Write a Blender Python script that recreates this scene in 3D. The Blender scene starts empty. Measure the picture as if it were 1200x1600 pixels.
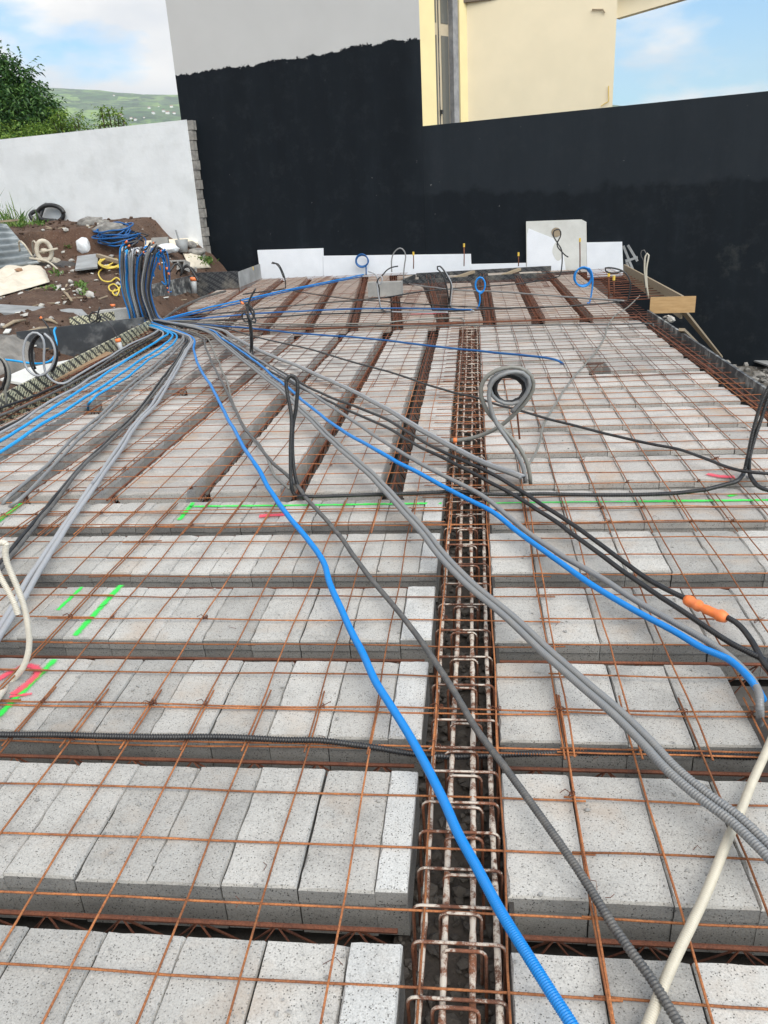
import bpy, bmesh, math, random
from mathutils import Vector, Matrix, noise
random.seed(7)
sc = bpy.context.scene
COL = sc.collection
RAD = math.radians
# ---------------------------------------------------------------- camera
F = 1245.0; PITCH = 0.377767; ROLL = -0.0565897; YAW = 0.122969; CH = 1.625
fwd = Vector((-math.sin(YAW)*math.cos(PITCH), math.cos(YAW)*math.cos(PITCH), -math.sin(PITCH)))
rt0 = Vector((math.cos(YAW), math.sin(YAW), 0)); up0 = rt0.cross(fwd)
RT = rt0*math.cos(ROLL) + up0*math.sin(ROLL); UP = -rt0*math.sin(ROLL) + up0*math.cos(ROLL)
cam = bpy.data.cameras.new('camera'); co = bpy.data.objects.new('camera', cam); COL.objects.link(co)
co.matrix_world = Matrix(((RT.x, UP.x, -fwd.x, 0), (RT.y, UP.y, -fwd.y, 0), (RT.z, UP.z, -fwd.z, CH), (0, 0, 0, 1)))
cam.sensor_fit = 'VERTICAL'; cam.angle = 2*math.atan(800/F); cam.clip_start = .05; cam.clip_end = 20000
sc.camera = co
# ---------------------------------------------------------------- sky, sun, exposure
SUN_EL, SUN_AZ = RAD(44), RAD(140)          # azimuth measured clockwise from +Y: behind the camera, to the right
w = bpy.data.worlds.new('World'); sc.world = w; w.use_nodes = True
nt = w.node_tree; nt.nodes.clear()
N = nt.nodes.new; L = nt.links.new
out = N('ShaderNodeOutputWorld'); bg = N('ShaderNodeBackground'); bg.inputs['Strength'].default_value = .13
sky = N('ShaderNodeTexSky'); sky.sky_type = 'NISHITA'; sky.sun_disc = False
sky.sun_elevation = SUN_EL; sky.sun_rotation = SUN_AZ; sky.air_density = 1.0; sky.dust_density = .6; sky.ozone_density = 1.5
tc = N('ShaderNodeTexCoord'); mp = N('ShaderNodeMapping'); mp.inputs['Scale'].default_value = (2.2, 2.2, 6.0)
mp.inputs['Location'].default_value = (5.1, 3.3, 1.9)
n1 = N('ShaderNodeTexNoise'); n1.inputs['Scale'].default_value = 1.15; n1.inputs['Detail'].default_value = 9; n1.inputs['Roughness'].default_value = .55
sx = N('ShaderNodeSeparateXYZ'); L(tc.outputs['Generated'], sx.inputs[0])
ad = N('ShaderNodeMath'); ad.operation = 'MULTIPLY_ADD'; ad.inputs[1].default_value = -.16
L(sx.outputs[0], ad.inputs[0]); L(n1.outputs['Fac'], ad.inputs[2])
rp = N('ShaderNodeValToRGB'); rp.color_ramp.elements[0].position = .465; rp.color_ramp.elements[1].position = .555
L(tc.outputs['Generated'], mp.inputs[0]); L(mp.outputs[0], n1.inputs[0]); L(ad.outputs[0], rp.inputs[0])
n2 = N('ShaderNodeTexNoise'); n2.inputs['Scale'].default_value = 2.6; n2.inputs['Detail'].default_value = 5
L(mp.outputs[0], n2.inputs[0])
cr = N('ShaderNodeValToRGB'); cr.color_ramp.elements[0].position = .3; cr.color_ramp.elements[1].position = .7
cr.color_ramp.elements[0].color = (2.9, 3.05, 3.3, 1); cr.color_ramp.elements[1].color = (5.4, 5.1, 4.7, 1)
L(n2.outputs['Fac'], cr.inputs[0])
sm = N('ShaderNodeMixRGB'); sm.blend_type = 'MULTIPLY'; sm.inputs[0].default_value = 1; sm.inputs[2].default_value = (.31, .60, .73, 1)
L(sky.outputs[0], sm.inputs[1])
mx = N('ShaderNodeMixRGB'); L(rp.outputs[0], mx.inputs[0]); L(sm.outputs[0], mx.inputs[1]); L(cr.outputs[0], mx.inputs[2])
L(mx.outputs[0], bg.inputs[0]); L(bg.outputs[0], out.inputs[0])
sl = bpy.data.lights.new('sun', 'SUN'); sl.energy = 2.4; sl.angle = RAD(62); sl.color = (1, .92, .80)
so = bpy.data.objects.new('sun', sl); COL.objects.link(so)
sd = Vector((math.sin(SUN_AZ)*math.cos(SUN_EL), math.cos(SUN_AZ)*math.cos(SUN_EL), math.sin(SUN_EL)))
so.rotation_euler = sd.to_track_quat('Z', 'Y').to_euler(); so.location = (6, -10, 12)
vs = sc.view_settings; vs.view_transform = 'Standard'; vs.look = 'None'; vs.exposure = 1.07; vs.gamma = 1; vs.use_curve_mapping = False
try:
    sc.cycles.volume_bounces = 0
except Exception: pass

# ---------------------------------------------------------------- helpers
def ray(px, py): return (RT*((px-600)/F) - UP*((py-800)/F) + fwd)
def G(px, py, z=0):
    v = ray(px, py); t = (z-CH)/v.z; return Vector((v.x*t, v.y*t, z))
def V(px, py, Y):
    v = ray(px, py); t = Y/v.y; return Vector((v.x*t, Y, CH+v.z*t))
SL = .2
def W(px, py, Y0):
    v = ray(px, py); t = Y0/(v.y+SL*v.x); return Vector((v.x*t, v.y*t, CH+v.z*t))
def ss(a, b, x):
    t = min(1, max(0, (x-a)/(b-a))); return t*t*(3-2*t)
def lerp(a, b, t): return a+(b-a)*t
def T(x, y):
    """terrain height"""
    # left slope, rising towards the white wall
    pts = [(-50, -.35), (5, -.3), (8.5, -.12), (9.8, .05), (11.9, .22), (14.2, .42), (16.7, .74), (19, .92), (24, .95)]
    zl = pts[-1][1]
    for (a, za), (b, zb) in zip(pts, pts[1:]):
        if y < b: zl = lerp(za, zb, max(0, (y-a)/(b-a))); break
    cut = ss(16.75, 17.0, y)*ss(-6.9, -7.5, x)*.5
    zl += cut
    f = ss(-5.1, -6.6, x)
    z = lerp(-.36, zl, f)
    if y > 20: z = lerp(z, -1.2, ss(20.6, 24, y))
    r = ss(2.3, 2.75, x)
    z = lerp(z, -1.75-.25*ss(3, 6, x), r)
    far = max(abs(x), abs(y-10))
    z = lerp(z, -2.5, ss(26, 40, far))
    return z
def TM(px, py, dz=0):
    v = ray(px, py); t = 3.0
    while t < 60:
        p = Vector((v.x*t, v.y*t, CH+v.z*t))
        if p.z <= T(p.x, p.y)+dz: break
        t += .03
    return p
def nz(p, s, seed=0): return noise.noise(Vector((p[0]*s+seed, p[1]*s-seed, p[2]*s+seed*.3)))

def mesh(name, vs, fs, mat=None, smooth=False):
    me = bpy.data.meshes.new(name); me.from_pydata([tuple(v) for v in vs], [], fs)
    if mat: me.materials.append(mat)
    if smooth: me.polygons.foreach_set('use_smooth', [True]*len(me.polygons))
    me.update(); return me
def link(name, me, parent=None, loc=None):
    o = bpy.data.objects.new(name, me); COL.objects.link(o)
    if parent is not None: o.parent = parent
    if loc is not None: o.location = loc
    return o
def tag(o, label=None, cat=None, group=None, kind=None):
    if label: o['label'] = label
    if cat: o['category'] = cat
    if group: o['group'] = group
    if kind: o['kind'] = kind
    return o
def empty(name, loc=(0, 0, 0), rz=0, label=None, cat=None, group=None, kind=None):
    o = bpy.data.objects.new(name, None); COL.objects.link(o); o.location = loc; o.rotation_euler.z = rz
    o.empty_display_size = .1
    return tag(o, label, cat, group, kind)

class MB:
    def __init__(s): s.v = []; s.f = []
    def add(s, vs, fs):
        n = len(s.v); s.v += [Vector(v) for v in vs]; s.f += [tuple(i+n for i in f) for f in fs]
    def box(s, c, d, rot=None):
        hx, hy, hz = d[0]/2, d[1]/2, d[2]/2
        vs = [Vector((x, y, z)) for z in (-hz, hz) for y in (-hy, hy) for x in (-hx, hx)]
        if rot is not None: vs = [rot @ v for v in vs]
        vs = [v+Vector(c) for v in vs]
        s.add(vs, [(0, 2, 3, 1), (4, 5, 7, 6), (0, 1, 5, 4), (2, 6, 7, 3), (0, 4, 6, 2), (1, 3, 7, 5)])
    def bar(s, a, b, w, h):
        """box between two points"""
        a, b = Vector(a), Vector(b); d = b-a; q = d.to_track_quat('X', 'Z').to_matrix()
        s.box((a+b)/2, (d.length, w, h), q)
    def prism(s, poly, ext):
        """closed polygon extruded by vector"""
        n = len(poly); ext = Vector(ext); a = [Vector(p) for p in poly]; b = [p+ext for p in a]
        fs = [tuple(range(n)), tuple(range(2*n-1, n-1, -1))]
        fs += [(i+n, (i+1) % n+n, (i+1) % n, i) for i in range(n)]
        s.add(a+b, fs)
    def tube(s, pts, r, sides=8, caps=True, radii=None):
        pts = [Vector(p) for p in pts]; n = len(pts); base = len(s.v); u = None
        for i, p in enumerate(pts):
            d = (pts[min(i+1, n-1)]-pts[max(i-1, 0)])
            if d.length < 1e-9: d = Vector((0, 0, 1))
            d.normalize()
            if u is None: u = d.orthogonal().normalized()
            u = (u-d*u.dot(d))
            if u.length < 1e-6: u = d.orthogonal()
            u.normalize(); v = d.cross(u); rr = radii[i] if radii else r
            for k in range(sides):
                a = 2*math.pi*k/sides; s.v.append(p+u*math.cos(a)*rr+v*math.sin(a)*rr)
        for i in range(n-1):
            for k in range(sides):
                k2 = (k+1) % sides
                s.f.append((base+i*sides+k, base+i*sides+k2, base+(i+1)*sides+k2, base+(i+1)*sides+k))
        if caps:
            s.f.append(tuple(base+k for k in reversed(range(sides)))); s.f.append(tuple(base+(n-1)*sides+k for k in range(sides)))
    def build(s, name, mat, parent=None, smooth=False, bevel=0):
        me = mesh(name, s.v, s.f, mat, smooth)
        if bevel:
            bm = bmesh.new(); bm.from_mesh(me)
            bmesh.ops.bevel(bm, geom=bm.edges[:], offset=bevel, segments=1, affect='EDGES'); bm.to_mesh(me); bm.free()
        return link(name, me, parent)

def spline(pts, step=.05):
    pts = [Vector(p) for p in pts]; P = [pts[0]*2-pts[1]]+pts+[pts[-1]*2-pts[-2]]; o = []
    for i in range(1, len(P)-2):
        a, b, c, d = P[i-1], P[i], P[i+1], P[i+2]
        n = max(2, int((c-b).length/step))
        for k in range(n):
            t = k/n
            o.append(.5*((2*b)+(c-a)*t+(2*a-5*b+4*c-d)*t*t+(3*b-a-3*c+d)*t*t*t))
    o.append(pts[-1]); return o
def resample(pts, stepf):
    o = [pts[0]]; acc = 0
    for a, b in zip(pts, pts[1:]):
        d = (b-a).length
        while acc+d >= stepf(o[-1]):
            st = stepf(o[-1]); t = (st-acc)/d; a = a.lerp(b, t); o.append(a); d = (b-a).length; acc = 0
            if d < 1e-9: break
        acc += d
    o.append(pts[-1]); return o

# ---------------------------------------------------------------- materials
def newmat(name):
    m = bpy.data.materials.new(name); m.use_nodes = True; nt = m.node_tree
    return m, nt, nt.nodes['Principled BSDF'], nt.nodes.new, nt.links.new
def noise_node(nt, coord, scale, detail=4, rough=.6):
    n = nt.nodes.new('ShaderNodeTexNoise'); n.inputs['Scale'].default_value = scale; n.inputs['Detail'].default_value = detail
    n.inputs['Roughness'].default_value = rough; nt.links.new(coord, n.inputs['Vector']); return n.outputs['Fac']
def ramp(nt, fac, stops):
    r = nt.nodes.new('ShaderNodeValToRGB'); e = r.color_ramp.elements
    while len(e) < len(stops): e.new(.5)
    for el, (p, c) in zip(e, stops): el.position = p; el.color = (*c, 1) if len(c) == 3 else c
    nt.links.new(fac, r.inputs[0]); return r.outputs[0]
def mixc(nt, fac, a, b, mode='MIX'):
    m = nt.nodes.new('ShaderNodeMixRGB'); m.blend_type = mode
    for i, x in ((0, fac), (1, a), (2, b)):
        if isinstance(x, (int, float)): m.inputs[i].default_value = x
        elif isinstance(x, tuple): m.inputs[i].default_value = (*x, 1)
        else: nt.links.new(x, m.inputs[i])
    return m.outputs[0]
def bump(nt, h, b, strength=.3, dist=.01):
    n = nt.nodes.new('ShaderNodeBump'); n.inputs['Strength'].default_value = strength; n.inputs['Distance'].default_value = dist
    nt.links.new(h, n.inputs['Height']); nt.links.new(n.outputs[0], b.inputs['Normal'])
def position(nt): return nt.nodes.new('ShaderNodeNewGeometry').outputs['Position']
def objco(nt): return nt.nodes.new('ShaderNodeTexCoord').outputs['Object']
G3 = lambda v: (v, v, v)

def simple(name, c1, c2=None, scale=6, rough=.7, bscale=60, bstr=.15, metal=0, stops=(.35, .65), c3=None, s3=2):
    m, nt, b, N, L = newmat(name); p = position(nt)
    c2 = c2 or tuple(x*.75 for x in c1)
    col = ramp(nt, noise_node(nt, p, scale, 5), [(stops[0], c1), (stops[1], c2)])
    if c3:
        col = mixc(nt, ramp(nt, noise_node(nt, p, s3, 4), [(.5, G3(0)), (.68, G3(1))]), col, c3)
    L(col, b.inputs['Base Color']); b.inputs['Roughness'].default_value = rough; b.inputs['Metallic'].default_value = metal
    if bstr: bump(nt, noise_node(nt, p, bscale, 4), b, bstr, .01)
    return m

def block_mat(name, light, warm, dust=(.52, .51, .48), pitc=(.11, .105, .095)):
    m, nt, b, N, L = newmat(name); p = position(nt)
    oi = N('ShaderNodeObjectInfo')
    base = ramp(nt, noise_node(nt, p, 210, 2, .8), [(.30, tuple(x*.55 for x in light)), (.47, tuple(x*.95 for x in light)), (.6, light), (.75, tuple(min(1, x*1.3) for x in light))])
    big = ramp(nt, noise_node(nt, p, 2.6, 8, .75), [(.33, G3(.72)), (.48, G3(.98)), (.7, G3(1.1))])
    base = mixc(nt, 1.0, base, big, 'MULTIPLY')
    rn = ramp(nt, oi.outputs['Random'], [(0, G3(.80)), (.25, G3(.95)), (.6, G3(1.02)), (1, G3(1.2))])
    base = mixc(nt, 1.0, base, rn, 'MULTIPLY')
    st = ramp(nt, noise_node(nt, p, 3.1, 6), [(.53, G3(0)), (.72, G3(warm))])
    base = mixc(nt, st, base, tuple(x*y for x, y in zip(light, (.92, .72, .56))))
    # cement slurry / pale dust patches
    sl_ = ramp(nt, noise_node(nt, p, 5.3, 6), [(.62, G3(0)), (.75, G3(.35))])
    base = mixc(nt, sl_, base, dust)
    vo = N('ShaderNodeTexVoronoi'); vo.inputs['Scale'].default_value = 135; vo.inputs['Randomness'].default_value = 1; L(p, vo.inputs['Vector'])
    n5 = noise_node(nt, p, 70, 2)
    pit = N('ShaderNodeMath'); pit.operation = 'LESS_THAN'; pit.inputs[1].default_value = .27; L(vo.outputs['Distance'], pit.inputs[0])
    gate = ramp(nt, n5, [(.47, G3(0)), (.54, G3(.9))])
    pm = mixc(nt, 1.0, gate, pit.outputs[0], 'MULTIPLY')
    base = mixc(nt, pm, base, pitc)
    L(base, b.inputs['Base Color']); b.inputs['Roughness'].default_value = .95
    h = mixc(nt, .5, noise_node(nt, p, 150, 3, .7), noise_node(nt, p, 40, 3))
    h = mixc(nt, pm, h, (0, 0, 0))
    bump(nt, h, b, .5, .003)
    return m
M = {}
M['block'] = block_mat('pumice_concrete', (.45, .435, .405), .5)
M['block_mid'] = block_mat('pumice_concrete_dusty', (.45, .425, .395), .75)
M['block_side'] = block_mat('pumice_concrete_side', (.235, .228, .215), .2, (.27, .26, .25), (.03, .028, .026))  # darker copy of the block concrete, shade painted into the colour
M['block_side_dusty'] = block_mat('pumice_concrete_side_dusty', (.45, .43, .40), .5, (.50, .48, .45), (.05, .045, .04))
M['cut_block'] = block_mat('pale_fine_concrete', (.50, .495, .475), .2, (.58, .57, .55))
M['concrete'] = simple('concrete', (.34, .33, .31), (.24, .235, .225), 4, .9, 80, .4)
M['joist_concrete'] = simple('damp_joist_concrete', (.13, .12, .11), (.08, .072, .065), 5, .95, 60, .4)  # joist feet darkened: shade of the gaps painted into the colour
M['dark_concrete'] = simple('damp_concrete', (.07, .062, .055), (.04, .036, .033), 5, .95, 60, .5)  # gap bottoms and trench side, shade painted in as a dark base

def rust_mat(name, a, b_, cement=0.0, s=14):
    m, nt, b, N, L = newmat(name); p = position(nt)
    col = ramp(nt, noise_node(nt, p, s, 5), [(.3, a), (.7, b_)])
    fine = ramp(nt, noise_node(nt, p, 170, 2), [(.35, G3(.7)), (.65, G3(1.15))])
    col = mixc(nt, 1.0, col, fine, 'MULTIPLY')
    oi = N('ShaderNodeObjectInfo'); col = mixc(nt, 1.0, col, ramp(nt, oi.outputs['Random'], [(0, G3(.65)), (.5, G3(.95)), (1, G3(1.3))]), 'MULTIPLY')
    if cement:
        ge = N('ShaderNodeNewGeometry'); sp = N('ShaderNodeSeparateXYZ'); L(ge.outputs['Normal'], sp.inputs[0])
        up = ramp(nt, sp.outputs['Z'], [(.0, G3(0)), (.5, G3(1))])
        cn = ramp(nt, noise_node(nt, p, 15, 8, .8), [(.5-cement*.25, G3(0)), (.58-cement*.2, G3(1))])
        f = mixc(nt, 1.0, up, cn, 'MULTIPLY')
        col = mixc(nt, f, col, (.52, .46, .39))
    L(col, b.inputs['Base Color']); b.inputs['Roughness'].default_value = .82
    bump(nt, noise_node(nt, p, 220, 2), b, .4, .004)
    return m
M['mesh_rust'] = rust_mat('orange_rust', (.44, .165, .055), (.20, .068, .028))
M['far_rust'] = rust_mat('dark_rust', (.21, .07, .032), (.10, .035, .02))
M['cage_rust'] = rust_mat('cement_splashed_rust', (.20, .07, .032), (.09, .035, .02), .12)
M['cage_bar'] = rust_mat('cement_splashed_bar', (.22, .085, .04), (.11, .045, .025), .22)

def plastic(name, c, rough=.42, dirt=(.3, .27, .23), amt=.25):
    m, nt, b, N, L = newmat(name); p = position(nt)
    f = ramp(nt, noise_node(nt, p, 16, 8, .8), [(.42, G3(0)), (.72, G3(min(1, amt*1.6)))])
    L(mixc(nt, f, c, dirt), b.inputs['Base Color']); b.inputs['Roughness'].default_value = rough
    return m
M['blue'] = plastic('blue_conduit_plastic', (.0, .205, .60), .36, (.05, .2, .5), .2)
M['sky_blue'] = plastic('light_blue_conduit_plastic', (.0, .31, .68), .36, (.1, .3, .5), .2)  # cyan tint paints the sky's reflection into the blue plastic
M['deep_blue'] = plastic('deep_blue_conduit_plastic', (.0, .085, .27), .4, (.05, .1, .3), .2)
M['grey'] = plastic('grey_conduit_plastic', (.20, .205, .21), .4)
M['light_grey'] = plastic('light_grey_conduit_plastic', (.33, .34, .36), .4)
M['dark_grey'] = plastic('dark_grey_conduit_plastic', (.075, .075, .075), .42)
M['black'] = plastic('black_conduit_plastic', (.016, .016, .018), .38, (.09, .085, .075), .2)
M['beige'] = plastic('beige_conduit_plastic', (.52, .48, .39), .5)
M['pale'] = plastic('pale_grey_conduit_plastic', (.62, .57, .48), .5)
M['olive'] = plastic('grey_green_conduit_plastic', (.19, .185, .165), .42)
M['orange'] = plastic('orange_tape', (.85, .20, .04), .5, (.6, .3, .2), .3)
M['yellow'] = plastic('yellow_hose_plastic', (.70, .52, .06), .45)
M['yellow_cap'] = plastic('yellow_cap_plastic', (.75, .50, .05), .5)
M['white_plastic'] = plastic('white_plastic', (.75, .75, .73), .5)
M['pvc'] = plastic('grey_pvc', (.45, .46, .46), .4)

M['poly'] = simple('white_polystyrene', (.80, .82, .86), (.74, .76, .80), 3, .8, 200, .1)
M['board_white'] = simple('off_white_board', (.66, .66, .63), (.56, .555, .52), 3, .85, 60, .15)
M['soil'] = simple('brown_soil', (.075, .043, .028), (.13, .082, .055), 3.0, .98, 30, .9, c3=(.045, .027, .019), s3=1.1)
M['rubble_soil'] = simple('grey_rubble_soil', (.13, .115, .1), (.07, .06, .05), 4, .98, 30, .9)
M['stone'] = simple('grey_stone', (.30, .285, .26), (.16, .15, .14), 9, .95, 40, .6)
M['pale_stone'] = simple('pale_stone', (.5, .48, .44), (.34, .32, .29), 9, .95, 40, .6)
M['earth_crumb'] = simple('earth_crumb', (.10, .06, .04), (.05, .03, .02), 6, 1, 50, .6)
M['dark_crumb'] = simple('dark_crumb', (.12, .105, .09), (.06, .052, .045), 9, 1, 50, .6)
M['trench'] = simple('dark_trench_dirt', (.085, .07, .058), (.045, .038, .032), 8, 1, 40, .9)
M['metal_board'] = simple('weathered_grey_board', (.33, .34, .345), (.22, .225, .225), 3, .75, 30, .2)
M['zinc'] = simple('corrugated_zinc', (.25, .275, .29), (.13, .145, .15), 3, .4, 20, .1, metal=.15)
M['wood'] = None
def wood_mat(name, a, b_, axis_scale=(1.2, 14, 14)):
    m, nt, b, N, L = newmat(name); c = objco(nt)
    mp = N('ShaderNodeMapping'); mp.inputs['Scale'].default_value = axis_scale; L(c, mp.inputs[0])
    col = ramp(nt, noise_node(nt, mp.outputs[0], 3, 6, .65), [(.3, a), (.7, b_)])
    kn = ramp(nt, noise_node(nt, c, 5, 2), [(.66, G3(0)), (.74, G3(.5))])
    col = mixc(nt, kn, col, (.16, .09, .045))
    L(col, b.inputs['Base Color']); b.inputs['Roughness'].default_value = .8
    bump(nt, noise_node(nt, mp.outputs[0], 6, 4), b, .2, .005)
    return m
M['wood'] = wood_mat('new_plank_wood', (.50, .32, .15), (.38, .23, .10))
M['old_wood'] = wood_mat('weathered_wood', (.36, .29, .2), (.24, .185, .125))
M['brown_ply'] = wood_mat('brown_plywood', (.36, .235, .14), (.28, .175, .1))

def film_ply(name, dark, pale, amount):
    """film faced plywood with a diagonal printed pattern"""
    m, nt, b, N, L = newmat(name); c = position(nt)
    def stripes(vec, scale, dist, dsc, lo_, hi_):
        d = N('ShaderNodeVectorMath'); d.operation = 'DOT_PRODUCT'; d.inputs[1].default_value = vec; L(c, d.inputs[0])
        cb = N('ShaderNodeCombineXYZ'); L(d.outputs['Value'], cb.inputs[0]); sp = N('ShaderNodeSeparateXYZ'); L(c, sp.inputs[0]); L(sp.outputs[1], cb.inputs[1]); L(sp.outputs[2], cb.inputs[2])
        wv = N('ShaderNodeTexWave'); wv.inputs['Scale'].default_value = scale; wv.inputs['Distortion'].default_value = dist; wv.inputs['Detail'].default_value = 2; wv.inputs['Detail Scale'].default_value = dsc
        L(cb.outputs[0], wv.inputs[0]); return ramp(nt, wv.outputs['Fac'], [(lo_, G3(0)), (hi_, G3(1))])
    f = mixc(nt, 1.0, stripes((.5, .6, .8), 3.4, 1.0, 5, .18, .34), stripes((.5, .6, -.8), 8.5, 5.0, 3, .2, .4), 'MULTIPLY')
    f = mixc(nt, 1.0, f, G3(amount), 'MULTIPLY')
    col = mixc(nt, f, dark, pale)
    d = ramp(nt, noise_node(nt, c, 4, 6), [(.5, G3(0)), (.7, G3(.35))])
    col = mixc(nt, d, col, (.3, .27, .22))
    L(col, b.inputs['Base Color']); b.inputs['Roughness'].default_value = .6
    return m
M['film_yellow'] = film_ply('printed_film_plywood', (.05, .05, .042), (.56, .53, .36), 1.0)
M['film_dark'] = film_ply('dark_film_plywood', (.012, .014, .018), (.09, .09, .09), .6)
M['film_black'] = simple('black_film_board', (.022, .024, .028), (.045, .048, .052), 4, .5, 30, .1, c3=(.14, .14, .14), s3=4)
M['film_grey'] = simple('scuffed_film_plywood', (.035, .038, .042), (.10, .10, .10), 7, .6, 40, .2, c3=(.34, .34, .32), s3=9)

# ---------------------------------------------------------------- ground, hills
def ground():
    xs = [-7000, -3000, -1200, -500, -200, -90, -50, -38]+[-30+i*.5 for i in range(28)]+[-16+i*.16 for i in range(66)]+[-5.4+i*.35 for i in range(21)]+[2.0+i*.16 for i in range(40)]+[8.5, 9.5, 11, 14, 20, 30, 45, 90, 200, 500, 1200, 3000, 7000]
    ys = [-7000, -2000, -500, -100, -40, -20, -10]+[-6+i*.5 for i in range(22)]+[5+i*.16 for i in range(110)]+[22.8+i*.8 for i in range(16)]+[40, 60, 100, 200, 500, 1200, 3000, 7000]
    vs = []
    for y in ys:
        for x in xs:
            z = T(x, y); p = (x, y, 0)
            if x < -4.9 or x > 2.3:
                z += .10*nz(p, .9, 3)+.055*nz(p, 2.7, 5)+.035*nz(p, 6.5, 9)+.025*nz(p, 14, 2) if abs(x) < 40 else 0
            vs.append((x, y, z))
    n = len(xs); fs = [(j*n+i, j*n+i+1, (j+1)*n+i+1, (j+1)*n+i) for j in range(len(ys)-1) for i in range(n-1)]
    return vs, fs
def ground_mat():
    m, nt, b, N, L = newmat('bare_earth'); p = position(nt)
    sx = N('ShaderNodeSeparateXYZ'); L(p, sx.inputs[0])
    soil = ramp(nt, noise_node(nt, p, 2.4, 8, .7), [(.3, (.052, .030, .02)), (.5, (.09, .052, .034)), (.7, (.15, .095, .065))])
    red = ramp(nt, noise_node(nt, p, .8, 3), [(.45, G3(0)), (.65, G3(.6))])
    soil = mixc(nt, red, soil, (.105, .052, .032))
    spk = ramp(nt, noise_node(nt, p, 26, 3, .7), [(.62, G3(0)), (.70, G3(.8))])
    soil = mixc(nt, spk, soil, (.27, .22, .18))
    gr = ramp(nt, noise_node(nt, p, 5, 6, .7), [(.3, (.16, .145, .125)), (.7, (.07, .062, .052))])
    f = N('ShaderNodeMath'); f.operation = 'GREATER_THAN'; f.inputs[1].default_value = -1.5; L(sx.outputs[0], f.inputs[0])
    L(mixc(nt, f.outputs[0], soil, gr), b.inputs['Base Color']); b.inputs['Roughness'].default_value = 1
    bump(nt, noise_node(nt, p, 18, 6, .7), b, .9, .05)
    return m
vs_, fs_ = ground()
tag(link('ground', mesh('ground', vs_, fs_, ground_mat(), True)), kind='structure')

def hills():
    m, nt, b, N, L = newmat('green_hillside'); p = position(nt)
    vo = N('ShaderNodeTexVoronoi'); mp = N('ShaderNodeMapping'); mp.inputs['Scale'].default_value = (1, .35, 2); L(p, mp.inputs[0]); vo.inputs['Scale'].default_value = .011
    nn = N('ShaderNodeTexNoise'); nn.inputs['Scale'].default_value = .004; L(p, nn.inputs['Vector'])
    mv = mixc(nt, .12, mp.outputs[0], nn.outputs['Color']); L(mp.outputs[0], vo.inputs['Vector'])
    sx = N('ShaderNodeSeparateXYZ'); L(vo.outputs['Color'], sx.inputs[0])
    col = ramp(nt, sx.outputs[0], [(.1, (.05, .11, .035)), (.4, (.10, .19, .05)), (.65, (.22, .33, .08)), (.9, (.09, .15, .06))])
    tr = ramp(nt, noise_node(nt, p, .016, 9, .8), [(.49, G3(0)), (.54, G3(.9))])
    col = mixc(nt, tr, col, (.022, .05, .025))
    L(col, b.inputs['Base Color']); b.inputs['Roughness'].default_value = 1
    xs = [-4600+i*70 for i in range(75)]; ys = [900+j*70 for j in range(48)]
    vs = []
    for y in ys:
        for x in xs:
            # ridge falls towards the right
            rel = (x+1900)/1000
            top = 472-92*rel+22*nz((x, y, 0), .0016, 4)
            k = ss(900, 1500, y); z = -3.2+(top+3)*ss(900, 3700, y)+k*(16+16*nz((x, y, 0), .004, 2)+6*nz((x, y, 0), .012, 7))
            vs.append((x, y, z))
    n = len(xs); fs = [(j*n+i, j*n+i+1, (j+1)*n+i+1, (j+1)*n+i) for j in range(len(ys)-1) for i in range(n-1)]
    return tag(link('hills', mesh('hills', vs, fs, m, True)), kind='structure')
hl = hills()

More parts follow.
